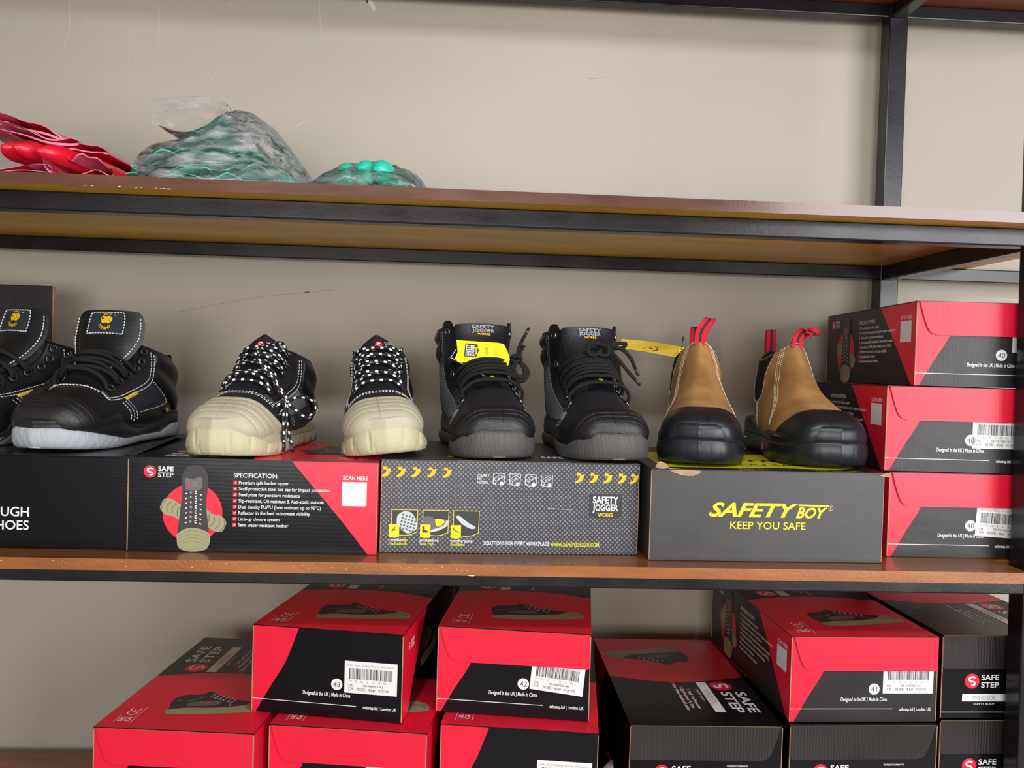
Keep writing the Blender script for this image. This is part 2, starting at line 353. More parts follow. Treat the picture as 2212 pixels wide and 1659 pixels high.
def safe_box(name, label, loc, rz, w, d, h, size='', ends='A', flapA=True, flapB=True, sides='L', top=True, label_off=(0, 0), dull=False, ukca=True, code='521220', roman='XXVII', group=None, lab_tilt=0.0, tshoe=True, rtext=False):
    """shoe box: red end A at local y=0, black logo end B at y=d; printed lid and long sides"""
    root = empty(name, (loc[0], loc[1], loc[2]+0.0005), rz); tag(root, label, 'shoe box', group); h -= 0.0012
    blk = 'black_print_dull' if dull else 'black_print'
    b = MB(); b.box(0.0006, w-0.0006, 0.0006, d-0.0006, 0, h-0.0006, blk)
    FA = Face((0, 0.0006, 0), (1, 0, 0), (0, 0, 1)); FB = Face((w, d-0.0006, 0), (-1, 0, 0), (0, 0, 1))
    FL = Face((0.0006, d, 0), (0, -1, 0), (0, 0, 1)); FR = Face((w-0.0006, 0, 0), (0, 1, 0), (0, 0, 1)); FT = Face((0, 0, h), (1, 0, 0), (0, 1, 0))
    # background colours of the print belong to the body
    e = red_edge(w, h)
    FA.poly(b, [(0, 0), (0.03*w, 0)]+[tuple(p) for p in e[1:]]+[(0, h)], 'red_print', 1)
    e2 = curve2([(0.965*d, 0), (0.85*d, 0.38*h), (0.73*d, 0.75*h), (0.65*d, h)], 12)
    FL.poly(b, [(0.965*d, 0), (d, 0), (d, h)]+[tuple(p) for p in e2[::-1][:-1]], 'red_print', 1)
    FR.poly(b, [(0, 0), (0.10*d, 0)]+[tuple(p) for p in curve2([(0.10*d, 0), (0.2*d, 0.4*h), (0.40*d, h)], 10)[1:]]+[(0, h)], 'red_print', 1)
    # raw board showing along the folded edges
    for x in (0.0, w-0.0011):
        for y in (0.0, d-0.0011): b.box(x, x+0.0011, y, y+0.0011, 0.001, h-0.002, 'cardboard')
    b.build('box_body', root)
    # lid with its printed top and front flap
    l = MB(); l.box(0, w, 0, d, h-0.0004, h+0.0008, blk); T = Face((0, 0, h+0.0008), (1, 0, 0), (0, 1, 0))
    arc = curve2([(0, 0.50*d), (0.35*w, 0.555*d), (0.70*w, 0.555*d), (w, 0.50*d)], 20)
    T.poly(l, [(0, 0), (w, 0)]+[tuple(p) for p in arc[::-1]], 'red_print', 1)
    lid = l.build('lid', root)
    def flap(face, mname, mirror, nm='lid_flap'):
        q = MB(); H = 0.395*h
        pts = [(0.003, h)]+[tuple(p) for p in curve2([(0.004, h-0.002), (0.026*w+0.004, h-0.45*H), (0.075*w, h-0.80*H), (0.10*w, h-0.94*H), (0.14*w, h-H)], 14)]+[(w-0.003, h-H), (w-0.001, h-H+0.002), (w-0.001, h)]
        if mirror: pts = [(w-p[0], p[1]) for p in pts][::-1]
        pts = pts[::-1] if not mirror else pts[::-1]
        n = len(pts); A = face.P(pts, 22); Bk = face.P(pts, 8)
        q.add(A, [tuple(range(n))], mname)
        q.add(np.vstack([A, Bk]), [(i, n+i, n+(i+1) % n, (i+1) % n) for i in range(n)], 'cardboard')
        return q.build(nm, lid)
    if flapA: flap(FA, 'red_print', False, 'lid_flap')
    if flapB: flap(FB, 'black_print_ribbed', True, 'lid_flap')
    if 'A' in ends:
        p = MB()
        FA.line(p, [(0, 0.150*h), (0.70*w, 0.150*h)], 0.0008, 'white_ink', 2)
        FA.text(p, 'safestep.ltd | London UK', 0.745*w, 0.128*h, 0.0042, 'white_ink', 2, width=0.22*w, bold=0.012)
        FA.text(p, 'Designed in the UK | Made in China', 0.345*w, 0.243*h, 0.0052, 'white_ink', 2, width=0.315*w, bold=0.014, shear=0.12)
        p.build('printed_text', root)
        p = MB(); cx, cy = 0.57*w, 0.385*h; FA.disc(p, cx, cy, 0.0077, 'paper_label', 2)
        FA.text(p, size, cx, cy-0.0036, 0.0072, 'dark_ink', 3, align='c', shear=0.1); p.build('size_sticker', root, label='round white size sticker')
        p = MB(); f = FA.sub(0.62*w+label_off[0], 0.300*h+label_off[1], lab_tilt); lw, lh = 0.345*w, 0.365*h
        f.rect(p, 0, 0, lw, lh, 'paper_label', 2)
        f.text(p, 'Safe Step Safety Shoes Windsor', 0.05*lw, 0.84*lh, 0.0032, 'grey_ink', 3, width=0.88*lw)
        random.seed(hash(size) % 97 if False else len(size)*7+ord(size[-1]) if size else 3); x = 0.09*lw
        while x < 0.90*lw:
            bw = random.choice((0.0004, 0.0004, 0.0008, 0.0012)); f.rect(p, x, 0.44*lh, x+bw, 0.78*lh, 'dark_ink', 3); x += bw+random.choice((0.0004, 0.0006, 0.0010))
        f.text(p, '* '+' '.join(code)+' *', 0.09*lw, 0.335*lh, 0.0027, 'grey_ink', 3, width=0.81*lw)
        f.text(p, 'UK', 0.08*lw, 0.205*lh, 0.0033, 'dark_ink', 3); f.text(p, 'CA', 0.08*lw, 0.10*lh, 0.0033, 'dark_ink', 3)
        f.text(p, 'SS-WND-'+size, 0.36*lw, 0.215*lh, 0.0031, 'dark_ink', 3, width=0.38*lw)
        f.text(p, 'SIZE: '+size+'#  '+roman, 0.25*lw, 0.09*lh, 0.0033, 'dark_ink', 3, width=0.60*lw)
        p.build('barcode_label', root, label='white paper barcode label')
    if 'B' in ends:
        p = MB(); logo(FB, p, 0.215*w, 0.45*h, 0.0105); p.build('printed_logo', root)
        p = MB(); FB.rect(p, 0.15*w, 0.205*h, 0.46*w, 0.295*h, 'paper_label', 2)
        FB.text(p, 'WINDSOR', 0.305*w, 0.222*h, 0.0063, 'grey_ink', 3, align='c', width=0.165*w)
        FB.text(p, 'SAFETY BOOT', 0.305*w, 0.165*h, 0.0024, 'white_ink', 2, align='c', width=0.15*w)
        FB.line(p, [(0, 0.075*h), (0.70*w, 0.075*h)], 0.0008, 'white_ink', 2)
        FB.text(p, 'THIS PRODUCT IS COMPLIANT TO:', 0.64*w, 0.52*h, 0.0022, 'white_ink', 2, width=0.14*w, bold=0.02)
        FB.text(p, 'EN ISO 20345', 0.72*w, 0.45*h, 0.0036, 'white_ink', 2, width=0.11*w, bold=0.02)
        p.build('printed_text', root)
    if 'L' in sides: spec_side(FL, root, d, h, 0.0)
    if 'R' in sides:
        f = FR.sub(0.30*d, 0.30*h); shoe_picture(f, 0.30*d, root)
        p = MB(); logo(FR, p, 0.10*d, 0.78*h, 0.007); p.build('printed_logo', root)
    if top:
        f = T.sub(0, 0)
        p = MB(); q = T.sub(0.165*w, 0.665*d, 90); rr = 0.0165
        # lettering on the lid runs along its length
        logo(q, p, -0.06*d, -0.010, rr, words=False)
        q.text(p, 'SAFE', 0.005*d, 0.0040, 0.0150, 'white_ink', 2, bold=0.02, width=0.21*d)
        q.text(p, 'STEP', 0.005*d, -0.0175, 0.0150, 'white_ink', 2, bold=0.02, width=0.21*d); p.build('printed_logo', root)
        p = MB(); q.rect(p, -0.10*d, -0.0450, 0.215*d, -0.0300, 'paper_label', 2)
        q.text(p, 'WINDSOR', 0.06*d, -0.0422, 0.0092, 'grey_ink', 3, align='c', width=0.145*d)
        q.text(p, 'SAFETY BOOT', 0.04*d, -0.0525, 0.0036, 'white_ink', 2, align='c', width=0.12*d)
        for i, t in enumerate(('Steel Toe Protection', 'Slip-Resistant PU Sole', 'Semi Water-Resistant Leather')):
            yy = -0.066-0.0085*i; x0 = (0.0, -0.025, -0.07)[i]*d; q.rect(p, x0-0.008, yy, x0-0.003, yy+0.005, 'red_print', 2)
            q.text(p, t, x0, yy, 0.0048, 'white_ink', 2, bold=0.015, width=(0.18, 0.2, 0.27)[i]*d)
        p.build('printed_text', root)
        if ukca:
            p = MB(); q = T.sub(0.165*w, 0.055*d, 90)
            q.text(p, 'UK', 0, 0.0075, 0.0065, 'white_ink', 2, bold=0.02); q.text(p, 'CA', 0, -0.001, 0.0065, 'white_ink', 2, bold=0.02)
            for sx in (0.026, 0.036):
                a = np.linspace(0.35*np.pi, 1.65*np.pi, 12); q.line(p, [(sx+0.0065*math.cos(t), 0.006+0.0065*math.sin(t)) for t in a], 0.0015, 'white_ink', 2)
            q.line(p, [(0.030, 0.006), (0.035, 0.006)], 0.0014, 'white_ink', 2)
            q.line(p, [(-0.004, 0.017), (0.018, 0.017)], 0.0006, 'white_ink', 2); q.line(p, [(-0.004, -0.005), (0.045, -0.005)], 0.0006, 'white_ink', 2)
            p.build('printed_marks', root)
        if tshoe: shoe_picture(T.sub(0.34*w, 0.12*d, 10), 0.63*w, root)
    return root
def spec_side(F, root, W, H, x0=0.0):
    p = MB(); logo(F, p, 0.087*W, 0.855*H, 0.0078); p.build('printed_logo', root)
    p = MB(); F.text(p, 'SPECIFICATION:', 0.419*W, 0.81*H, 0.0056, 'white_ink', 2, width=0.178*W, bold=0.012); k = 0
    for t, wd in zip(SPEC, SPW):
        y = 0.738*H-k*0.0652*H; F.rect(p, 0.418*W, y-0.0004, 0.433*W, y+0.0044, 'red_print', 2)
        F.line(p, [(0.421*W, y+0.002), (0.4245*W, y+0.0008), (0.430*W, y+0.0034)], 0.0006, 'white_ink', 3)
        F.text(p, t, 0.440*W, y, 0.0043, 'white_ink', 2, width=wd*W, bold=0.012); k += 1
    p.build('specification_text', root)
    p = MB(); F.text(p, 'SCAN HERE', 0.858*W, 0.808*H, 0.0052, 'white_ink', 2, width=0.10*W, bold=0.012)
    F.rect(p, 0.855*W, 0.525*H, 0.955*W, 0.785*H, 'paper_label', 2); p.build('scan_panel', root, label='blank white panel under printed words')
    # printed picture: a lace-up shoe seen from the front over two crossed soles on a red disc
    b = MB(); cx, cy = 0.258*W, 0.42*H; F.disc(b, cx, cy, 0.0375*1.0, 'red_print', 2)
    def sole(ang, ox, oy, L):
        q = F.sub(cx+ox, cy+oy, ang); pts = curve2([(0, 0.30), (0.25, 0.42), (0.55, 0.30), (0.8, 0.36), (1.0, 0.22), (1.03, 0), (1.0, -0.22), (0.8, -0.33), (0.55, -0.27), (0.25, -0.40), (0, -0.30)], 40)
        q.poly(b, [(x*L*0.9, y*L*0.62) for x, y in pts][::-1], 'picture_beige', 3)
        for i in range(6): q.line(b, curve2([(L*(0.15+0.14*i), -L*0.14), (L*(0.21+0.14*i), 0), (L*(0.15+0.14*i), L*0.14)], 8), 0.0012, 'picture_beige_dark', 4)
    sole(158, 0.004, -0.006, 0.050); sole(-22, -0.002, 0.0, 0.050)
    k = lambda pts: [(cx+x, cy+y) for x, y in curve2(pts+[pts[0]], 44)[:-1]]
    F.poly(b, k([(-0.0185, -0.026), (-0.015, 0.005), (-0.013, 0.03), (-0.014, 0.045), (-0.008, 0.058), (0.006, 0.061), (0.016, 0.055), (0.019, 0.04), (0.017, 0.01), (0.021, -0.026), (0.016, -0.034), (-0.012, -0.034)])[::-1], 'picture_black', 5)
    F.poly(b, k([(-0.0195, -0.028), (-0.010, -0.021), (0.001, -0.019), (0.012, -0.021), (0.0225, -0.028), (0.019, -0.045), (0.001, -0.0495), (-0.016, -0.045)])[::-1], 'picture_beige', 6)
    F.poly(b, k([(-0.009, 0.030), (-0.010, 0.044), (0.0, 0.043), (0.010, 0.046), (0.011, 0.032), (0.001, 0.028)])[::-1], 'picture_grey', 6)
    F.disc(b, cx-0.005, cy+0.037, 0.0022, 'red_print', 7); F.text(b, 'SAFE', cx, cy+0.0375, 0.0018, 'grey_ink', 7); F.text(b, 'STEP', cx, cy+0.0345, 0.0018, 'grey_ink', 7)
    for i in range(7):
        for sgn in (-1, 1):
            for j in range(3):
                x = sgn*(-0.009+0.006*j); y = 0.024-0.0062*i+0.0014*j
                F.line(b, [(cx+x, cy+y), (cx+x+0.0022, cy+y+sgn*0.0012)], 0.0014, 'white_ink', 7)
    for i in range(4): F.line(b, k([(-0.0185+0.001*i, -0.030-0.004*i), (0.0, -0.0225-0.0045*i), (0.021-0.001*i, -0.030-0.004*i)])[:30], 0.0004, 'picture_beige_dark', 7)
    b.build('shoe_picture', root)

hB = 0.1187
# --- on the middle board
safe_box('shoe_box', 'long black and red shoe box printed with a specification list, under the beige-capped shoes', (-0.1145, 1.040, zB), math.pi/2, 0.225, 0.3145, 0.1200, ends='', sides='L', flapA=False, flapB=False, tshoe=True)
safe_box('shoe_box', 'red-fronted shoe box at the bottom of the three-box stack by the right post', (0.581, 1.079, zB), math.radians(-0.4), 0.207, 0.339, hB-0.001, '40', sides='L', top=False, dull=True, code='521217', roman='XXVI', label_off=(-0.004, -0.004), lab_tilt=-3, group='boxes stacked beside the tan boots')
safe_box('shoe_box', 'middle red-fronted shoe box of the three-box stack by the right post', (0.5755, 1.083, zB+hB), math.radians(-3.0), 0.207, 0.339, hB-0.001, '40', sides='L', top=False, dull=True, code='521217', roman='XXVI', label_off=(-0.008, -0.001), group='boxes stacked beside the tan boots')
safe_box('shoe_box', 'topmost red-fronted shoe box of the three-box stack by the right post', (0.6160, 1.088, zB+2*hB), math.radians(-4.5), 0.207, 0.339, hB-0.001, '40', sides='L', top=False, dull=True, code='521217', roman='XXVI', label_off=(0.004, 0.014), group='boxes stacked beside the tan boots')
# --- on the lower board: two levels
hC = 0.1184; z1, z2 = zC+hC, zC+2*hC; ra = math.radians
def lowbox(x, y, yaw, z, lab, rev=False, **k):
    a = ra(yaw)
    if rev:
        w, d = 0.207, 0.339; px = x+w*math.cos(a)-d*math.sin(a); py = y+w*math.sin(a)+d*math.cos(a)
        return safe_box('shoe_box', lab, (px, py, z), a+math.pi, w, d, hC-0.001, **k)
    return safe_box('shoe_box', lab, (x, y, z), a, 0.207, 0.339, hC-0.001, **k)
g = 'boxes piled on the lower board'
lowbox(-0.466, 1.040, -5.1, z1, 'red-flapped shoe box furthest left on the lower shelf, its lid showing a shoe picture', size='41', sides='', group=g)
lowbox(-0.248, 1.050, -7.2, z1, 'red-flapped shoe box under the box stickered 43', size='43', sides='', group=g)
lowbox(-0.281, 1.087, -10.3, z2, 'red and black shoe box stickered 43 with its front flap tucked in', size='43', flapA=False, sides='R', code='521220', group=g)
lowbox(-0.026, 1.054, -7.6, z1, 'black-fronted shoe box without a flap, under the box stickered 42', size='42', flapA=False, sides='', label_off=(0.0, 0.0), code='521219', group=g)
lowbox(-0.034, 1.089, -8.3, z2, 'red-flapped shoe box stickered 42', size='42', sides='', code='521219', lab_tilt=-5, label_off=(-0.002, 0.004), group=g)
lowbox(0.226, 1.054, -0.5, z1, 'black-ended shoe box with a printed lid, between the boxes stickered 42 and 41', rev=True, ends='B', sides='', group=g)
lowbox(0.4445, 1.056, 0.9, z1, 'black-ended shoe box under the box stickered 41', rev=True, ends='B', sides='', top=False, group=g)
lowbox(0.4450, 1.062, 0.9, z2, 'red-flapped shoe box stickered 41 with its red side showing', size='41', sides='L', dull=True, code='521218', roman='XXVI', label_off=(0.002, 0.004), group=g)
lowbox(0.664, 1.074, 1.0, z1, 'lower black-ended shoe box beside the right post on the lower shelf', rev=True, ends='B', sides='', top=False, group=g)
lowbox(0.664, 1.075, 0.9, z2, 'upper black-ended shoe box beside the right post on the lower shelf', rev=True, ends='B', sides='', group=g)
# supports beneath, below the picture edge: the bottom row of the same boxes
for x, y, yaw, n in ((-0.466, 1.040, -5.1, 'leftmost'), (-0.248, 1.05, -7.2, 'second'), (-0.026, 1.054, -7.6, 'third'), (0.226, 1.054, -0.5, 'fourth'), (0.4445, 1.056, 0.9, 'fifth'), (0.664, 1.074, 1.0, 'sixth')):
    lowbox(x, y, yaw, zC, n+' plain box of the bottom row on the lower shelf', ends='', sides='', top=False, flapA=False, flapB=False, group='bottom row of boxes on the lower board')

# ------------------------------------------------------------------ the other boxes on the middle board
GLY = [(0.15, 1), (0.55, 1), (0.56, 0.80), (0.97, 0.86), (0.93, 0.55), (0.74, 0.24), (0.38, 0.02), (0, 0), (0.04, 0.20), (0.30, 0.32), (0.46, 0.54), (0.48, 0.74), (0.12, 0.72)]
def glyph(F, b, x, y, s, mname, lv): F.poly(b, [(x+p[0]*s*0.9, y+p[1]*s) for p in GLY][::-1], mname, lv)
def shield(F, b, x, y, w, h, mname, lv):
    pts = [(x-w/2, y), (x+w/2, y), (x+w*0.49, y-h*0.88), (x+w*0.25, y-h*0.97), (x, y-h), (x-w*0.25, y-h*0.97), (x-w*0.49, y-h*0.88)]; F.poly(b, pts[::-1], mname, lv)
# black box on the left
W, D, H = 0.37, 0.335, 0.1190
def small_edges(b, W, D, H):
    for x in (0.0, W-0.0012):
        for y in (0.0, D-0.0012): b.box(x, x+0.0012, y, y+0.0012, 0.001, H-0.002, 'cardboard')
t = empty('shoe_box', (-0.793, 1.046, zB+0.0005)); tag(t, 'plain black shoe box with white lettering under the black shoes on the left', 'shoe box')
b = MB(); b.box(0.0006, 0.3626, 0.0006, D, 0, H-0.0016, 'black_print'); small_edges(b, 0.3632, D, H); b.build('box_body', t, bevel=0.0008)
b = MB(); b.box(0, 0.3632, -0.001, D, H-0.0015, H, 'black_print'); b.build('lid', t)
F = Face((0, 0.0005, 0), (1, 0, 0), (0, 0, 1)); p = MB()
F.text(p, 'TOUGH', 0.240, 0.0405, 0.0118, 'white_ink', 2, align='r', bold=0.012); F.text(p, 'SHOES', 0.240, 0.0235, 0.0118, 'white_ink', 2, align='r', bold=0.012)
p.build('printed_text', t)
b = MB(); b.add([(0.352, 0.012, H+0.0006), (0.366, 0.005, H+0.0006), (0.337, 0.285, H+0.006), (0.318, 0.285, H+0.001)], [(0, 1, 2, 3)], 'paper_flap'if 0 else 'charcoal_print')
b.build('loose_flap', t, label='thin grey loose flap of the lid')
# black lid standing upright behind the left shoes
t = empty('box_lid', (-0.955, 1.372, zB+H+0.0008), 0.0); tag(t, 'black box lid with a brown raw edge, standing upright behind the left black shoes', 'box lid')
b = MB(); b.box(0, 0.262, 0, 0.006, 0, 0.240, 'black_print_dull'); b.build('lid_panel', t, bevel=0.001)
b = MB(); b.box(0.2622, 0.2640, 0.0002, 0.0058, 0.002, 0.2395, 'cardboard'); b.build('board_edge', t, label='brown raw cardboard edge')
# grey woven-pattern box
t = empty('shoe_box', (-0.1122, 1.055, zB+0.0005), ra(1.2)); tag(t, 'grey woven-pattern box with yellow marks under the tagged black boots', 'shoe box')
W, D, H = 0.342, 0.27, 0.1215
b = MB(); b.box(0.0006, W-0.0006, 0.0006, D, 0, H, 'woven_print'); small_edges(b, W, D, H); b.build('box_body', t, bevel=0.0015)
F = Face((0, 0.0004, 0), (1, 0, 0), (0, 0, 1)); X = lambda px: (px-820)/564*W; Y = lambda py: (1197-py)/200*H
q = MB(); pts = [(X(983), H+0.001), (X(976), H-0.008), (X(976), Y(1096)), (X(1236), Y(1096)), (X(1237), H-0.010), (X(1229), H+0.001)]; n = len(pts)
q.add(F.P(pts, 9), [tuple(range(n))[::-1]], 'woven_print'); q.add(np.vstack([F.P(pts, 9), F.P(pts, 0)]), [(i, n+i, n+(i+1) % n, (i+1) % n) for i in range(n)], 'cardboard')
q.build('front_tab', t)
p = MB(); k2 = F
for px in (832.5, 864, 896, 930, 963): glyph(F, p, X(px)-0.007, Y(1034), 0.0135, 'amber_ink', 2)
for px in (1253, 1284, 1315, 1347, 1374): glyph(F, p, X(px)-0.007, Y(1040), 0.0135, 'amber_ink', 2)
p.build('printed_marks', t)
p = MB()
for i, s_ in enumerate(('CARRY', 'ME', 'HOME')): F.text(p, s_, X(1027), Y(1030+7.5*i), 0.0036, 'white_ink', 11, bold=0.0)
for i, px in enumerate((1061, 1096, 1131, 1166)):
    x0, y0, sz = X(px), Y(1047+i*0.6), 0.0152; L_ = lambda a, c, w=0.0006: F.line(p, [(x0+a[0]*sz, y0+a[1]*sz), (x0+c[0]*sz, y0+c[1]*sz)], w, 'white_ink', 11)
    for a, c in (((0, 0.1), (0.03, 1)), ((0.03, 1), (1, 1)), ((1, 1), (0.97, 0.1)), ((0, 0.1), (0.35, 0)), ((0.35, 0), (0.7, 0.02)), ((0.05, 0.5), (0.55, 0.88)), ((0.55, 0.88), (0.92, 0.7)), ((0.92, 0.7), (0.28, 0.33)), ((0.28, 0.33), (0.05, 0.5)), ((0.05, 0.5), (0.03, 0.22)), ((0.28, 0.33), (0.25, 0.06)), ((0.03, 0.22), (0.25, 0.06))): L_(a, c)
    for j in range(i+1): L_((0.32+0.08*j, 0.5+0.04*j), (0.62+0.03*j, 0.66), 0.0007)
    F.disc(p, x0+0.75*sz, y0+0.12*sz, 0.0026, 'white_ink', 12); F.text(p, str(i+1), x0+0.08*sz, y0+0.78*sz, 0.0022, 'white_ink', 11)
p.build('printed_carry_steps', t)
p = MB(); a = curve2([(X(1037), Y(1097)), (X(1038), Y(1070)), (X(1046), Y(1061)), (X(1060), Y(1059))], 14)
F.line(p, a, 0.0005, 'dark_ink', 11); F.line(p, [(X(1060), Y(1059)), (X(1165), Y(1060))], 0.0005, 'dark_ink', 11)
F.line(p, curve2([(X(1165), Y(1060)), (X(1175), Y(1063)), (X(1180), Y(1072)), (X(1180), Y(1095))], 14), 0.0006, 'dark_ink', 11)
F.line(p, [(X(977), Y(1097)), (X(1033), Y(1096))], 0.0008, 'grey_ink', 11); F.line(p, [(X(1180), Y(1096)), (X(1235), Y(1099))], 0.0008, 'grey_ink', 11); p.build('handle_perforation', t)
for i, (px, t1, t2, tt) in enumerate(((844, 'certified', 'resistance', 'slip'), (911, 'protective', 'toe cap', ''), (977, 'comfortable', 'footbed', ''))):
    p = MB(); x0, x1, y0, y1 = X(px), X(px+57), Y(1104), Y(1153); lv = 11 if i == 2 else 2; mx = (x0+x1)/2; yb = y1-0.0042
    out = [(x0, y0), (x0, y1), (mx-0.006, yb), (mx, yb-0.0004), (mx+0.008, yb+0.0004), (x1-0.0007, y1), (x1, y0)]
    F.poly(p, out, 'yellow_ink', lv); c = np.array([mx, (y0+y1)/2]); F.poly(p, [tuple(c+(np.array(o)-c)*0.955) for o in out], 'picture_black', lv+1)
    F.poly(p, [(x0-0.003, y1+0.0105), (x0-0.003, y1-0.006), (x0+0.004, y1-0.0075), (x0+0.0105, y1-0.006), (x0+0.0105, y1+0.0105)], 'yellow_ink', lv+4)
    if i == 0:
        F.poly(p, [tuple(v) for v in curve2([(x0+0.007, y1+0.010), (x0+0.008, y1+0.022), (x0+0.018, y0-0.002), (x0+0.028, y0-0.006), (x1-0.001, y0-0.018), (x1-0.002, y1+0.004), (x1-0.010, y1-0.001), (x0+0.018, y1), (x0+0.007, y1+0.010)], 30)[:-1]][::-1], 'picture_pale', lv+2)
        for r in range(5):
            for cc in range(5): F.disc(p, x0+0.0115+0.0042*cc+0.001*r, y1+0.006+0.0043*r-0.0012*cc, 0.0015, 'picture_grey', lv+3, n=10)
        for a, c in (((0.001, 0.001), (0.004, 0.004)), ((0.004, 0.004), (0.0065, 0.002)), ((0.004, 0.004), (0.005, 0.007)), ((0.001, 0.004), (0.004, 0.004))): F.line(p, [(x0+a[0], y1+a[1]), (x0+c[0], y1+c[1])], 0.0009, 'dark_ink', lv+5)
    elif i == 1:
        F.poly(p, [tuple(v) for v in curve2([(x0+0.001, y0-0.010), (x0+0.008, y0-0.008), (x0+0.018, y0-0.012), (x0+0.030, y0-0.012), (x1-0.002, y1+0.012), (x1-0.008, y1+0.006), (x0+0.001, y1+0.004)], 30)][::-1], 'picture_grey', lv+2)
        F.poly(p, [tuple(v) for v in curve2([(x0+0.016, y0-0.012), (x0+0.024, y0-0.0115), (x0+0.029, y0-0.016), (x0+0.019, y0-0.022), (x0+0.016, y0-0.012)], 16)[:-1]][::-1], 'yellow_ink', lv+3)
        F.line(p, curve2([(x0+0.011, y1+0.002), (x0+0.022, y1+0.005), (x1-0.004, y1+0.010), (x1-0.002, y1+0.016)], 14), 0.0035, 'picture_pale', lv+3)
        F.poly(p, [(x0, y1), (x0+0.007, y1), (x0+0.007, y1+0.002), (x0+0.003, y1+0.004), (x0+0.003, y1+0.008), (x0, y1+0.008)], 'dark_ink', lv+5)
    else:
        F.poly(p, [tuple(v) for v in curve2([(x0+0.003, y0-0.008), (x0+0.008, y0-0.007), (x0+0.020, y0-0.016), (x0+0.030, y0-0.022), (x0+0.024, y0-0.024), (x0+0.012, y0-0.018), (x0+0.003, y0-0.008)], 24)[:-1]][::-1], 'picture_pale', lv+2)
        F.line(p, [(x0-0.0005, y1+0.007), (x0+0.003, y1+0.003), (x0+0.008, y1+0.001)], 0.0012, 'dark_ink', lv+5)
    xa = X(px-5); ya = Y(1173); F.text(p, t1, xa, ya, 0.0042, 'white_ink', lv, bold=0.012)
    if tt: F.text(p, tt, xa+0.0165, ya, 0.0042, 'yellow_ink', lv, bold=0.012)
    F.text(p, t2, xa, ya-0.0047, 0.0042, 'yellow_ink', lv, bold=0.012)
    p.build('printed_picture', t)
p = MB(); shield(F, p, X(1310), Y(1063), 0.0445, 0.034, 'picture_black', 2)
F.text(p, 'SAFETY', X(1310), Y(1083), 0.0085, 'white_ink', 3, align='c', bold=0.03, width=0.0345); F.text(p, 'JOGGER', X(1310), Y(1100), 0.0085, 'white_ink', 3, align='c', bold=0.03, width=0.0345)
F.text(p, 'WORKS', X(1310), Y(1113), 0.0048, 'yellow_ink', 3, align='c', bold=0.02, width=0.020); p.build('printed_logo', t)
p = MB(); F.text(p, 'SOLUTIONS FOR EVERY WORKPLACE', X(1044), Y(1178.5), 0.0051, 'white_ink', 2, bold=0.014, width=X(1188)-X(1044)); F.text(p, 'WWW.SAFETYJOGGER.COM', X(1190), Y(1179.5), 0.0051, 'yellow_ink', 2, bold=0.014, width=X(1298)-X(1190)); p.build('printed_text', t)
b = MB(); b.box(0, W, -0.0008, D, H-0.0006, H+0.0006, 'charcoal_print'); T = Face((0, 0, H+0.0006), (1, 0, 0), (0, 1, 0)); b.build('lid', t)
p = MB(); T.text(p, 'SAFETY', 0.215, 0.045, 0.020, 'white_ink', 2, bold=0.03, rot=0, width=0.05)
for px, py in ((0.085, 0.04), (0.085, 0.075), (0.085, 0.11), (0.14, 0.03), (0.085, 0.15)): glyph(T, p, px, py, 0.013, 'yellow_ink', 2)
T.text(p, 'WORKS', 0.14, 0.06, 0.010, 'yellow_ink', 2, bold=0.02); p.build('printed_logo', t)
# charcoal box with yellow lettering
t = empty('shoe_box', (0.2388, 1.0345, zB+0.0005), ra(0.7)); tag(t, 'dark grey box with yellow lettering and torn corners under the tan boots', 'shoe box')
W, D, H = 0.314, 0.300, 0.1195
b = MB(); b.box(0.0006, W-0.0006, 0.0006, D, 0, H, 'charcoal_print'); small_edges(b, W, D, H); b.build('box_body', t, bevel=0.0015)
F = Face((0, 0.0004, 0), (1, 0, 0), (0, 0, 1)); X = lambda px: (px-1404)/504*W; Y = lambda py: (1214-py)/197*H
p = MB(); F.text(p, 'SAFETY', X(1529), Y(1116), Y(1087)-Y(1116), 'yellow_ink', 2, bold=0.03, shear=0.35, width=X(1722)-X(1529))
F.text(p, 'BOY', X(1717), Y(1117), 0.0135, 'yellow_ink', 2, bold=0.03, shear=0.35, width=X(1785)-X(1717)); F.line(p, [(X(1722), Y(1089.5)), (X(1788), Y(1091))], 0.0022, 'yellow_ink', 2)
a = np.linspace(0, 2*np.pi, 20); F.line(p, [(X(1793)+0.003*math.cos(v), Y(1095)+0.003*math.sin(v)) for v in a], 0.0005, 'yellow_ink', 2); F.text(p, 'R', X(1793), Y(1095)-0.0015, 0.003, 'yellow_ink', 2, align='c')
p.build('printed_logo', t)
p = MB(); F.text(p, 'KEEP YOU SAFE', X(1576), Y(1143), Y(1127)-Y(1143), 'yellow_ink', 2, bold=0.008, width=X(1739)-X(1576)); p.build('printed_text', t)
b = MB(); b.box(0, W, -0.0006, D, H-0.0004, H+0.0008, 'black_print_dull'); T = Face((0, 0, H+0.0008), (1, 0, 0), (0, 1, 0)); b.build('lid', t)
p = MB(); T.poly(p, [(0.02, 0.02), (0.07, 0.022), (0.12, 0.018), (0.18, 0.032), (0.26, 0.022), (0.30, 0.05), (0.30, 0.20), (0.03, 0.21)], 'yellow_print', 1)
T.text(p, 'SAFETYBOY', 0.04, 0.10, 0.030, 'dark_ink', 2, bold=0.02, shear=0.3, width=0.24); T.text(p, 'KEEP YOU SAFE', 0.06, 0.055, 0.018, 'dark_ink', 2, bold=0.01, width=0.18)
T.text(p, 'KEEP YOU SAFE', 0.12, 0.008, 0.005, 'yellow_ink', 2, width=0.07); T.text(p, 'KEEP YOU SAFE', 0.225, 0.008, 0.005, 'yellow_ink', 2, width=0.06)
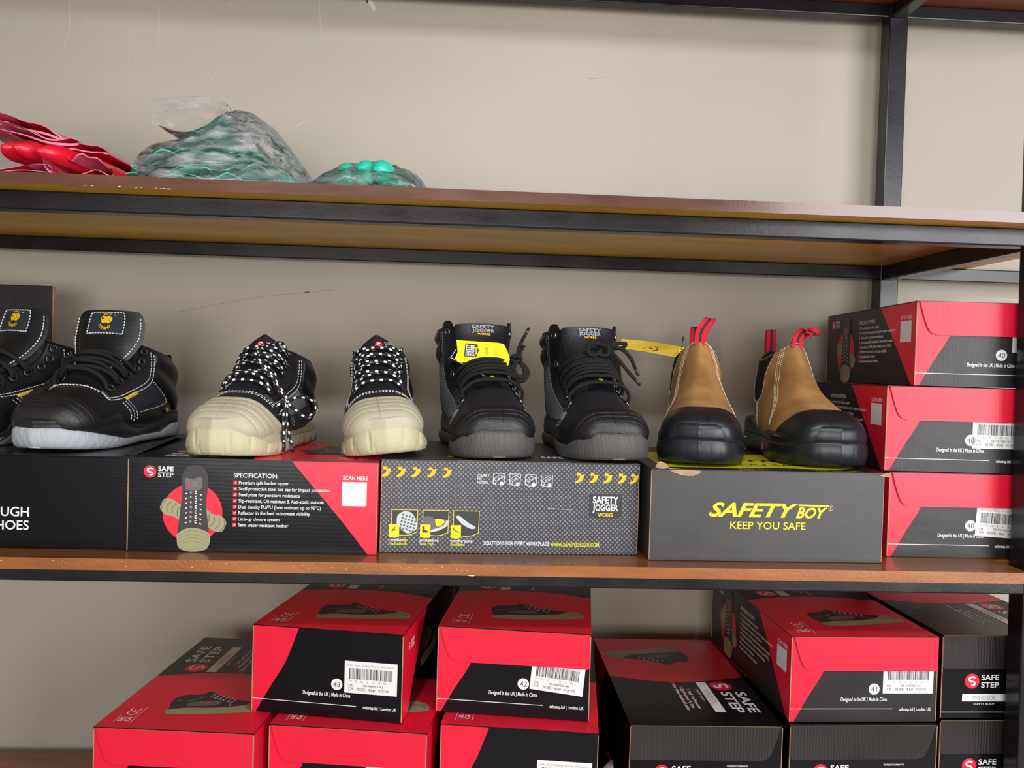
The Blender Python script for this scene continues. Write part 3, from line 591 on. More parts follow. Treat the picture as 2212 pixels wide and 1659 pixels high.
T.text(p, 'WWW', 0.00, 0.27, 0.005, 'yellow_ink', 2, width=0.05); p.build('printed_lid', t)
random.seed(8)
def torn(pts, nm, tilt=0.002):
    q = MB(); P = curve2(pts+[pts[0]], 40)[:-1]; P = [(x+random.uniform(-1, 1)*0.0006, y+random.uniform(-1, 1)*0.0006) for x, y in P]
    n = len(P); q.add(F.P(P, 8), [tuple(range(n))[::-1]], 'cardboard'); q.add(np.vstack([F.P(P, 8), F.P(P, 0)]), [(i, n+i, n+(i+1) % n, (i+1) % n) for i in range(n)], 'cardboard'); q.build(nm, t, label='torn brown cardboard')
torn([(X(1437), Y(1013)), (X(1470), Y(1016)), (X(1507), Y(1019)), (X(1505), Y(1025)), (X(1488), Y(1031)), (X(1465), Y(1028)), (X(1447), Y(1021))], 'torn_patch')
torn([(X(1412), Y(1013)), (X(1417), Y(1004)), (X(1424), Y(1000)), (X(1436), Y(1007)), (X(1440), Y(1013)), (X(1425), Y(1016))], 'torn_corner')
torn([(X(1895), Y(1022)), (X(1915), Y(1015)), (X(1922), Y(1021)), (X(1917), Y(1024)), (X(1905), Y(1024))], 'torn_corner')
# ------------------------------------------------------------------ footwear
mat('black_leather', (0.008, 0.008, 0.010), 0.38, 0.42, bump=0.10, bscale=260, vary=0.2, vscale=30)
mat('black_nubuck', (0.010, 0.010, 0.014), 0.55, 0.30, bump=0.08, bscale=400, sheen=0.03)
mat('black_rubber', (0.012, 0.011, 0.013), 0.36, 0.5, bump=0.18, bscale=420)
mat('smooth_black_rubber', (0.010, 0.012, 0.016), 0.33, 0.5, bump=0.04, bscale=120)
mat('navy_textile', (0.022, 0.027, 0.040), 0.75, 0.3, bump=0.3, bscale=500)
mat('grey_textile', (0.15, 0.165, 0.175), 0.8, 0.3, bump=0.4, bscale=600, vary=0.35, vscale=420)
mat('light_grey_sole', (0.40, 0.42, 0.45), 0.5, 0.4, bump=0.15, bscale=300)
mat('beige_rubber', (0.47, 0.435, 0.31), 0.42, 0.45, bump=0.10, bscale=420)
mat('beige_sole', (0.54, 0.50, 0.32), 0.48, 0.4, bump=0.22, bscale=520)
mat('dark_grey_sole', (0.085, 0.080, 0.076), 0.5, 0.4, bump=0.15, bscale=300)
mat('tan_nubuck', (0.335, 0.172, 0.055), 0.78, 0.2, bump=0.12, bscale=200, vary=0.36, vscale=22, sheen=0.04)
mat('dark_elastic', (0.014, 0.011, 0.010), 0.8, 0.2, waves=('Z', 0.0012, 0.2))
mat('lining', (0.03, 0.03, 0.032), 0.9, 0.2)
mat('grey_lining', (0.22, 0.23, 0.24), 0.85, 0.2, bump=0.3, bscale=500)
mat('white_thread', (0.72, 0.72, 0.70), 0.7)
mat('cream_thread', (0.72, 0.62, 0.42), 0.7)
mat('black_lace', (0.014, 0.014, 0.014), 0.65, 0.3, bump=0.6, bscale=900)
mat('lace_tip', (0.02, 0.02, 0.022), 0.15)
mat('gunmetal', (0.30, 0.28, 0.26), 0.28, metal=1.0)
mat('black_metal', (0.02, 0.02, 0.022), 0.18, 0.6)
mat('red_webbing', (0.62, 0.012, 0.035), 0.7, 0.3, bump=0.3, bscale=700)
mat('black_webbing', (0.015, 0.012, 0.014), 0.7)
mat('orange_rubber', (0.60, 0.11, 0.012), 0.5)
mat('lime_line', (0.22, 0.26, 0.01), 0.5)
mat('hang_tag_yellow', (0.86, 0.83, 0.0), 0.4)
mat('tag_amber', (0.72, 0.48, 0.01), 0.45)
def flecked():
    m = mat('flecked_lace', (0.012, 0.012, 0.014), 0.6, 0.3); nt = m.node_tree; N = nt.nodes; L = nt.links; b = N['Principled BSDF']
    uv = N.new('ShaderNodeUVMap'); sp = N.new('ShaderNodeSeparateXYZ'); L.new(uv.outputs[0], sp.inputs[0])
    def op(kind, a, c=None, v=0.0):
        n = N.new('ShaderNodeMath'); n.operation = kind; L.new(a, n.inputs[0])
        if c is not None: L.new(c, n.inputs[1])
        else: n.inputs[1].default_value = v
        return n.outputs[0]
    ln = op('MULTIPLY', sp.outputs[0], None, 1/0.0125); ar = op('MULTIPLY', sp.outputs[1], None, 3.0)
    col = op('FLOOR', ar); sh = op('MULTIPLY', col, None, 0.37); f1 = op('FRACT', op('ADD', ln, sh)); f2 = op('FRACT', ar)
    a = op('LESS_THAN', f1, None, 0.34); c = op('LESS_THAN', f2, None, 0.62); mk = op('MULTIPLY', a, c)
    mx = N.new('ShaderNodeMix'); mx.data_type = 'RGBA'; mx.inputs[6].default_value = (0.012, 0.012, 0.015, 1); mx.inputs[7].default_value = (0.85, 0.85, 0.86, 1)
    L.new(mk, mx.inputs[0]); L.new(mx.outputs[2], b.inputs['Base Color'])
flecked()

class Last:
    """surface of an upper: rings s=0 (toe) .. 1 (collar); t=0 on the instep line, |t|=1 under the sole / up the heel"""
    def __init__(s, rows, Ln, mirror=1):
        r = np.array(rows, float); k = r[:, 0]
        s.c = [herm(k, r[:, i]) for i in range(1, 10)]; s.L = Ln; s.mir = mirror
    def P(s, S_, T_, off=0.0):
        S_, T_ = np.broadcast_arrays(np.asarray(S_, float), np.asarray(T_, float))
        def raw(a, b):
            bf, bz, tf, tz, H, e, k, cs, dip = [g(a) for g in s.c]
            ph = np.pi*(1-np.abs(b)); q = (1-np.cos(ph))/2; sn = np.clip(np.sin(ph), 0, 1)
            x = np.sign(b)*H*sn**e*(1+k*np.cos(ph))+cs
            f = bf+(tf-bf)*q; z = bz+(tz-bz)*q-dip*sn**2
            return np.stack([s.mir*x, s.L/2-f, z], -1)
        p = raw(S_, T_)
        if np.any(np.asarray(off) != 0):
            h = 1e-3; sa = np.clip(S_, 0.004, 0.994); tb = np.where(np.abs(T_) < 0.004, 0.004, T_); tb = np.clip(tb, -0.995, 0.995)
            du = raw(np.clip(sa+h, 0, 1), tb)-raw(np.clip(sa-h, 0, 1), tb); dv = raw(sa, tb+h)-raw(sa, tb-h)
            n = np.cross(du, dv)*s.mir; ln = np.linalg.norm(n, axis=-1, keepdims=True)+1e-12; n = n/ln
            c = raw(np.full_like(sa, 0.35), np.full_like(tb, 0.5)); ctr = 0.5*(raw(sa, 0*tb+0.0001)+raw(sa, 0*tb+0.9999))
            sg = np.sign(((p-ctr)*n).sum(-1, keepdims=True)); sg = np.where(sg == 0, 1, sg)
            p = p+n*sg*np.asarray(off)[..., None] if np.ndim(off) else p+n*sg*off
        return p
    def normal(s, a, b): d = s.P(a, b, 0.001)-s.P(a, b, 0.0); return d/(np.linalg.norm(d)+1e-12)

def upper_mesh(l, parent, mname, lining, ns=70, nt=56, depth=0.05):
    b = MB(); Sg = np.linspace(0, 1, ns); T = np.linspace(-1, 1, nt+1)[:-1]
    G = l.P(Sg[:, None], T[None, :]); tip = G[0].mean(0)
    b.grid(G, mname, True, close_v=True, flip=l.mir > 0)
    o = len(b.v); top = G[-1]; ctr = top.mean(0)
    R1 = ctr+(top-ctr)*0.955+np.array([0, 0, 0.0022]); R2 = ctr+(top-ctr)*0.90+np.array([0, 0, 0.0005]); R3 = ctr+(top-ctr)*0.86-np.array([0, 0, 0.012]); R4 = ctr+(top-ctr)*0.84-np.array([0, 0, depth])
    b.grid(np.stack([top, R1, R2]), mname, True, close_v=True, flip=l.mir > 0); b.grid(np.stack([R2, R3, R4]), lining, True, close_v=True, flip=l.mir > 0)
    b.add(R4, [tuple(range(len(R4)))], lining)
    b.add(G[0], [tuple(range(len(T)))], mname, True)
    return b.build('upper', parent)
def patch(l, name, parent, mname, s0, s1, t0, t1, off, nu=24, nv=24, bulge=None, skirt=True, label=None, obj=None):
    """panel lying on the upper; s0..t1 are numbers or functions of the other parameter in 0..1"""
    u = np.linspace(0, 1, nu)[:, None]; v = np.linspace(0, 1, nv)[None, :]
    g = lambda q, w: q(w) if callable(q) else q
    tt = g(t0, u)+(g(t1, u)-g(t0, u))*v; ss = g(s0, tt)+(g(s1, tt)-g(s0, tt))*u
    ss, tt = np.broadcast_arrays(ss, tt)
    of = off+(bulge(u, v) if bulge is not None else 0)+0*ss
    b = obj or MB(); P = l.P(ss, tt, of)
    if skirt:
        E = l.P(ss, tt, 0*ss-0.0006); Q = np.zeros((nu+2, nv+2, 3)); Q[1:-1, 1:-1] = P
        Q[0, 1:-1] = E[0]; Q[-1, 1:-1] = E[-1]; Q[1:-1, 0] = E[:, 0]; Q[1:-1, -1] = E[:, -1]
        Q[0, 0] = E[0, 0]; Q[0, -1] = E[0, -1]; Q[-1, 0] = E[-1, 0]; Q[-1, -1] = E[-1, -1]; P = Q
    b.grid(P, mname, True, flip=l.mir > 0)
    return b if obj is not None else b.build(name, parent, label=label)
def path(l, pts, n, off): q = spline([(a, c, 0) for a, c in pts], n); return l.P(q[:, 0], q[:, 1], off)
def stitches(b, P, mname, dash=0.0030, gap=0.0016, r=0.00055):
    P = np.array(P); d = np.r_[0, np.cumsum(np.linalg.norm(np.diff(P, axis=0), axis=1))]; x = 0
    at = lambda q: np.array([np.interp(q, d, P[:, i]) for i in range(3)])
    while x+dash < d[-1]:
        tube(b, [at(x), at(x+dash/2), at(x+dash)], r, mname, n=5); x += dash+gap
def outline(Ln, rows, cs, n=400):
    """closed outline of a sole: (n,2) of (x, forward) and arc length"""
    W = herm([r[0] for r in rows], [r[1] for r in rows]); C = herm([r[0] for r in cs], [r[1] for r in cs])
    a = np.linspace(0, np.pi, n//2); f = (1-np.cos(a))/2; w = W(f); c = C(f)
    R_ = np.stack([c+w, f*Ln], 1); Lf = np.stack([c-w, f*Ln], 1)[::-1][1:-1]; P = np.vstack([R_, Lf])
    d = np.r_[0, np.cumsum(np.linalg.norm(np.diff(P, axis=0), axis=1))]; N_ = n
    q = np.linspace(0, d[-1]+np.linalg.norm(P[0]-P[-1]), N_, endpoint=False); P2 = np.vstack([P, P[:1]]); d2 = np.r_[d, d[-1]+np.linalg.norm(P[0]-P[-1])]
    return np.stack([np.interp(q, d2, P2[:, 0]), np.interp(q, d2, P2[:, 1])], 1), q
def sole_mesh(Ln, mir, rows, cs, zb, zt, profile, mname, name, parent, groove=None, n=420, label=None, top_in=0.9, bot_in=0.82):
    """wall of a sole: zb,zt = lower and upper height as functions of forward fraction; profile = [(height fraction, outward offset)]"""
    P, q = outline(Ln, rows, cs, n); ctr = np.array([0, 0.0])
    d = np.roll(P, -1, 0)-np.roll(P, 1, 0); nr = np.stack([d[:, 1], -d[:, 0]], 1); nr /= np.linalg.norm(nr, axis=1)[:, None]+1e-12
    fr = P[:, 1]/Ln; side = np.sign(P[:, 0]); z0, z1 = zb(fr), zt(fr, side*mir) if zt.__code__.co_argcount == 2 else zt(fr)
    rings = []
    cen = np.stack([herm([r[0] for r in cs], [r[1] for r in cs])(fr)*0.9, P[:, 1]*0.9+0.05*Ln], 1)
    rings.append(np.c_[cen+(P-cen)*bot_in, z0])
    for h, o in profile:
        of = np.full(len(P), o)
        zz = z0+(z1-z0)*h
        if groove is not None: of = of-groove(q, h, fr)
        rings.append(np.c_[P+nr*of[:, None], zz])
    rings.append(np.c_[cen+(P-cen)*top_in, z1])
    G = np.array(rings); G[..., 1] = Ln/2-G[..., 1]; G[..., 0] *= mir
    b = MB(); b.grid(G, mname, True, close_v=True, flip=mir < 0)
    b.add(G[0], [tuple(range(len(P)))], mname); b.add(G[-1], [tuple(range(len(P)))], mname)
    return b.build(name, parent, label=label)
class Strip:
    """a tongue: a strip along the instep, given as (forward, height, half width, sideways curl)"""
    def __init__(s, Ln, rows, mir=1):
        r = np.array(rows, float); k = np.linspace(0, 1, len(r)); s.g = [herm(k, r[:, i]) for i in range(r.shape[1])]; s.L = Ln; s.mir = mir
    def P(s, u, v, off=0.0):
        u, v = np.broadcast_arrays(np.asarray(u, float), np.asarray(v, float)); h = 1e-3
        f, z, w, c = [g(u) for g in s.g[:4]]; xo = s.g[4](u) if len(s.g) > 4 else 0
        df = s.g[0](np.clip(u+h, 0, 1))-s.g[0](np.clip(u-h, 0, 1)); dz = s.g[1](np.clip(u+h, 0, 1))-s.g[1](np.clip(u-h, 0, 1))
        ln = np.hypot(df, dz)+1e-12; nf, nz = -(-dz)/ln, -df/ln
        o = off-c*v*v
        return np.stack([s.mir*(v*w+xo), s.L/2-(f+nf*o), z+nz*o], -1)
    def build(s, name, parent, mname, thick=0.004, nu=36, nv=22, back=None):
        u = np.linspace(0, 1, nu)[:, None]; v = np.linspace(-1, 1, nv)[None, :]
        rnd = np.clip(1-np.abs(v), 0, 1)**0.35
        A = s.P(u, v, thick*0.5*rnd); Bk = s.P(u, v, -thick*0.5*rnd); b = MB()
        b.grid(A, mname, True, flip=s.mir < 0); b.grid(Bk, back or mname, True, flip=s.mir > 0)
        for i in (0, -1): b.grid(np.stack([A[i], Bk[i]]), mname, True)
        for j in (0, -1): b.grid(np.stack([A[:, j], Bk[:, j]]), mname, True)
        return b.build(name, parent)
def on_strip(st, b, u0, v0, su, sv, V, F, mname, off):
    """lettering drawn on a strip: x runs across, y up"""
    V = np.asarray(V); b.add(st.P(u0+V[:, 1]*su, v0+st.mir*V[:, 0]*sv, off), F, mname)
def ring_eyelet(b, p, n, r, rt, mname):
    n = np.array(n)/np.linalg.norm(n); a = np.cross(n, [0, 0, 1]); a /= np.linalg.norm(a)+1e-12; c = np.cross(n, a)
    t = np.linspace(0, 2*np.pi, 16, endpoint=False); tube(b, [p+r*(math.cos(x)*a+math.sin(x)*c) for x in t], rt, mname, n=6, closed=True)
def lace(name, parent, pts, r, mname, n=60, tips=False):
    b = MB(); P = spline(pts, n); tube(b, P, r, mname, n=9)
    o = b.build(name, parent)
    if tips:
        q = MB(); a, c = P[-1], P[-1]-P[-3]; c = c/np.linalg.norm(c); tube(q, [a-c*0.002, a+c*0.013], r*0.85, 'lace_tip', n=8); q.build('lace_tip', o)
    return o
# rows: s, heel-side f,z ; instep-side f,z ; half width, roundness, lower bias, sideways shift, dip
MID = [(0, .281, .028, .284, .033, .012, .5, .05, -.006, 0), (.05, .276, .024, .283, .050, .032, .5, .08, -.005, 0), (.12, .262, .020, .270, .062, .045, .5, .12, -.004, 0),
       (.22, .235, .018, .246, .073, .050, .52, .18, -.002, 0), (.35, .180, .018, .212, .090, .050, .58, .26, .001, 0), (.5, .110, .018, .188, .107, .046, .66, .24, .002, 0),
       (.65, .040, .020, .170, .120, .044, .70, .12, .001, 0), (.8, .010, .034, .157, .131, .043, .76, .04, 0, 0), (.9, .003, .080, .150, .138, .042, .82, 0, 0, .001), (1, .010, .120, .143, .146, .041, .88, 0, 0, .004)]
HIGH = [(0, .286, .028, .289, .033, .012, .5, .05, -.006, 0), (.05, .281, .024, .288, .051, .034, .5, .08, -.005, 0), (.12, .266, .020, .275, .064, .047, .5, .12, -.004, 0),
        (.2, .240, .018, .252, .075, .053, .52, .18, -.002, 0), (.3, .185, .018, .220, .091, .053, .58, .26, .001, 0), (.4, .115, .018, .200, .107, .049, .66, .24, .002, 0),
        (.5, .050, .020, .185, .121, .046, .70, .12, .001, 0), (.6, .012, .034, .174, .134, .047, .76, .04, 0, 0), (.7, .004, .075, .165, .147, .050, .82, 0, 0, 0),
        (.8, .009, .115, .158, .160, .052, .86, 0, 0, 0), (.9, .012, .150, .153, .172, .054, .88, 0, 0, .001), (1, .008, .180, .150, .184, .056, .9, 0, 0, .003)]
SOLE_W = [(0, .0), (.012, .016), (.05, .029), (.12, .0345), (.25, .034), (.42, .036), (.6, .045), (.74, .051), (.85, .0485), (.93, .038), (.98, .020), (1, .0)]
SOLE_C = [(0, 0), (.3, .001), (.6, .002), (.85, -.003), (1, -.007)]
def spring(f): return 0.005*np.clip((f-0.72)/0.28, 0, 1)**1.8
def put(o, x, y, z, deg): o.location = (x, y, z); o.rotation_euler = (0, 0, math.radians(deg)); return o
zs = zB+hB+0.0016

def toe_cap(l, parent, mname, s_top, s_low, off, ridges, seam=True, power=2.2, label=None):
    s1 = lambda t: s_top+(s_low-s_top)*np.abs(t)**power
    def bul(u, v):
        x = u*ridges; fr = x-np.floor(x); k = np.clip((u-0.30)/0.12, 0, 1)*np.clip((0.97-u)/0.05, 0, 1)
        return -0.0011*np.exp(-((fr-0.5)/0.11)**2)*k if ridges else 0*u*v
    c = patch(l, 'toe_cap', parent, mname, 0.0, s1, -0.97, 0.97, off, nu=60, nv=56, bulge=bul, label=label)
    if seam:
        b = MB(); P = l.P(np.linspace(0.055, s_top*0.985, 20), np.full(20, 0.004), off+0.0002); tube(b, P, 0.00055, mname, n=5); b.build('mould_seam', c)
    return c

# --------------------------------------------------- beige-capped lace shoes
def beige_shoe(label, x, y, deg, mir, hanging):
    t = empty('safety_shoe', ); tag(t, label, 'shoe', 'beige-capped lace shoes'); Ln = 0.288; l = Last(MID, Ln, mir)
    upper_mesh(l, t, 'black_nubuck', 'grey_lining')
    def gr(q, h, fr):
        sp = 0.026; x = (q+0.010*np.sin(h*2.6)*np.sign(np.sin(q*9)))/sp; d = np.abs(x-np.round(x))*sp
        return 0.0030*np.exp(-(d/0.0016)**2)*(0.1 < h < 0.93)
    zt = lambda f: 0.018+0.021*np.clip((f-0.84)/0.14, 0, 1)
    sole_mesh(Ln+0.008, mir, [(a, w*1.06) for a, w in SOLE_W], SOLE_C, spring, zt, [(0.0, -0.002), (0.12, 0.0015), (0.4, 0.0035), (0.7, 0.0035), (0.93, 0.0022), (0.95, 0.0022), (0.97, -0.0005), (1.0, -0.001)], 'beige_sole', 'outsole', t, groove=gr)
    zt2 = lambda f: 0.036+0.013*np.cos(2*np.pi*(f-0.33)/0.62)+0.004*np.clip((f-0.86)/0.1, 0, 1)
    zb2 = lambda f: 0.0165+0.019*np.clip((f-0.84)/0.14, 0, 1)
    sole_mesh(Ln+0.005, mir, [(a, w*1.03) for a, w in SOLE_W], SOLE_C, zb2, zt2, [(0, 0.0005), (0.22, 0.0018), (0.30, 0.0006), (0.52, 0.0016), (0.60, 0.0004), (0.82, 0.0012), (0.95, 0.0), (1.0, -0.0015)], 'beige_rubber', 'midsole', t)
    toe_cap(l, t, 'beige_rubber', 0.235, 0.50, 0.0030, 6.0, power=3.0)
    # tongue, eyestays, reflective side panels, collar pads
    st = Strip(Ln, [(.214, .092, .020, .004), (.197, .104, .022, .006), (.183, .114, .024, .008), (.168, .125, .026, .009), (.155, .138, .027, .008), (.146, .152, .021, .004), (.141, .163, .003, 0)], mir)
    st.build('tongue', t, 'black_nubuck', 0.006)
    for sg in (-1, 1):
        patch(l, 'eyestay', t, 'black_leather', 0.32, 1.0, lambda u, sg=sg: sg*(0.20-0.02*u), lambda u, sg=sg: sg*(0.36-0.02*u), 0.0016, nu=30, nv=8)
        patch(l, 'side_panel', t, 'grey_textile', lambda v: 0.44+0*v, lambda v: 0.66+0*v, sg*0.40, sg*0.56, 0.0012, nu=16, nv=12)
        patch(l, 'collar_pad', t, 'black_leather', 0.74, 0.985, sg*0.42, sg*0.985, 0.001, nu=24, nv=24, bulge=lambda u, v: 0.0045*np.abs(np.sin(np.pi*u*2))*np.sin(np.pi*np.clip(v*1.1, 0, 1))**0.5)
        b = MB(); patch(l, '', None, 'grey_textile', 0.40, 0.47, sg*0.44, sg*0.54, 0.0022, nu=6, nv=8, obj=b)
        d = l.P(0.405, sg*0.42, 0.003); nn = l.normal(0.405, sg*0.42); a_ = np.cross(nn, [0, 0, 1]); a_ /= np.linalg.norm(a_); c_ = np.cross(nn, a_)
        b.add([d+0.0065*(math.cos(q)*a_+math.sin(q)*c_) for q in np.linspace(0, 2*np.pi, 20, endpoint=False)], [tuple(range(20))], 'red_print'); b.build('side_label', t, label='grey side label with a red dot')
    b = MB()
    for sg in (-1, 1):
        for o in (0.375, 0.405): stitches(b, path(l, [(0.315, sg*(o-0.02)), (0.45, sg*o), (0.7, sg*(o-0.01)), (0.97, sg*(o-0.03))], 40, 0.0018), 'white_thread')
    for o in (0.300, 0.312): stitches(b, path(l, [(o, -0.38), (o-0.006, -0.2), (o-0.008, 0), (o-0.006, 0.2), (o, 0.38)], 40, 0.0008), 'white_thread')
    for sg in (-1, 1):
        for o in (0.0, 0.02): stitches(b, path(l, [(0.38+o, sg*0.41), (0.40+o, sg*0.55), (0.40+o, sg*0.70)], 16, 0.0008), 'grey_ink')
    b.build('stitching', t)
    rows = [0.36, 0.50, 0.64, 0.78, 0.93]
    pt = lambda i, sg: l.P(rows[i], sg*0.225, 0.0030)
    for i in range(5):
        for sg in (-1, 1):
            e = MB(); n_ = l.normal(rows[i], sg*0.225); ring_eyelet(e, pt(i, sg)+n_*0.001, n_, 0.0040, 0.0013, 'black_metal'); e.build('lace_hook', t)
    # laces criss-cross over the tongue
    nn = np.array([0, -0.75, 0.65])
    for i in range(4):
        for g_ in (-1, 1):
            q = np.linspace(0, 1, 9); of = 0.0035+0.0095*np.sin(np.pi*q)**0.6+0.002*(g_ > 0)*np.sin(np.pi*q)
            lace('lace', t, l.P(rows[i]+(rows[i+1]-rows[i])*q, g_*0.225*(2*q-1), of), 0.0024, 'flecked_lace', 40)
    q = np.linspace(-1, 1, 9); lace('lace', t, l.P(rows[0]+0*q, 0.225*q, 0.0035+0.0065*np.cos(q*np.pi/2)), 0.0024, 'flecked_lace', 30)
    if hanging:
        s_ = mir; A = pt(4, 1*mir)*1.0; A = pt(4, -1)+nn*0.006; B_ = pt(4, 1)+nn*0.006
        W_ = lambda x_, y_, z_: np.array([x_, y_, z_])
        k = W_(0.057, -0.058, 0.070)                                   # knot hanging at the right of the shoe
        lace('hanging_lace', t, [A, (A+B_)/2+nn*0.016, W_(0.012, -0.055, 0.130), W_(0.040, -0.064, 0.100), k], 0.0023, 'flecked_lace', 60)
        lace('hanging_lace', t, [B_, B_+nn*0.012+W_(-.008, 0, .006), W_(0.008, -0.050, 0.138), W_(0.036, -0.062, 0.108), k+W_(0.002, 0, 0.002)], 0.0023, 'flecked_lace', 60)
        lace('lace_loop', t, [k, k+W_(0.015, -.002, 0.008), k+W_(0.036, -.004, 0.005), k+W_(0.043, -.005, -0.008), k+W_(0.030, -.006, -0.019), k+W_(0.014, -.004, -0.010), k], 0.0023, 'flecked_lace', 50)
        lace('lace_loop', t, [k+W_(-.002, 0, .002), k+W_(-0.012, -.003, -0.004), k+W_(-0.013, -.006, -0.016), k+W_(-0.004, -.006, -0.012), k], 0.0023, 'flecked_lace', 40)
        lace('hanging_lace', t, [k, k+W_(-0.002, -.008, -0.018), k+W_(0.000, -.010, -0.038), k+W_(0.001, -.012, -0.053)], 0.0023, 'flecked_lace', 40, tips=True)
        lace('hanging_lace', t, [k, k+W_(0.002, -.007, -0.018), k+W_(0.006, -.010, -0.038), k+W_(0.011, -.012, -0.054)], 0.0023, 'flecked_lace', 40, tips=True)
    else:
        a, c = pt(4, -1), pt(4, 1); lace('lace', t, [a, a+nn*0.006, a+np.array([0.004, 0.006, 0.006]), a+np.array([-0.002, 0.016, 0.0])], 0.0023, 'flecked_lace', 24)
        lace('lace', t, [c, c+nn*0.006, c+np.array([-0.004, 0.006, 0.006]), c+np.array([0.002, 0.016, 0.0])], 0.0023, 'flecked_lace', 24)
    b = MB(); dsk = [(0.0062*math.cos(q), 0.0062*math.sin(q)) for q in np.linspace(0, 2*np.pi, 24, endpoint=False)]
    on_strip(st, b, 0.765, -0.12, 1/0.085, 1/0.026, dsk, [tuple(range(24))], 'red_print', 0.0042)
    cv = curve2([(0.003, 0.003), (-0.001, 0.0036), (-0.0028, 0.0018), (0.0012, -0.0010), (0.002, -0.003), (-0.002, -0.0036)], 16); T_ = np.gradient(cv, axis=0); T_ /= np.linalg.norm(T_, axis=1)[:, None]; nr = np.stack([-T_[:, 1], T_[:, 0]], 1)*0.0007
    on_strip(st, b, 0.765, -0.12, 1/0.085, 1/0.026, np.vstack([cv+nr, cv-nr]), [(16+i, 17+i, i+1, i) for i in range(15)], 'white_ink', 0.0044)
    for i, s2 in enumerate(('SAFE', 'STEP')):
        V, F_ = lay(s2, 0.0095, 0.0006-0.0062*i, 0.0046, bold=0.02); on_strip(st, b, 0.765, -0.12, 1/0.085, 1/0.026, V, F_, 'grey_ink', 0.0042)
    b.build('tongue_label', t, label='red dot emblem with grey letters')
    put(t, x, y, zs, deg); return t
beige_shoe('left beige-capped black lace shoe with flecked laces knotted and hanging at its side', -0.297, 1.178, -8, 1, True)
o = beige_shoe('right beige-capped black lace shoe with flecked laces tucked in', -0.122, 1.190, 5, -1, False)
o.rotation_euler = (0, math.radians(-6), math.radians(5)); o.location.z += 0.0052

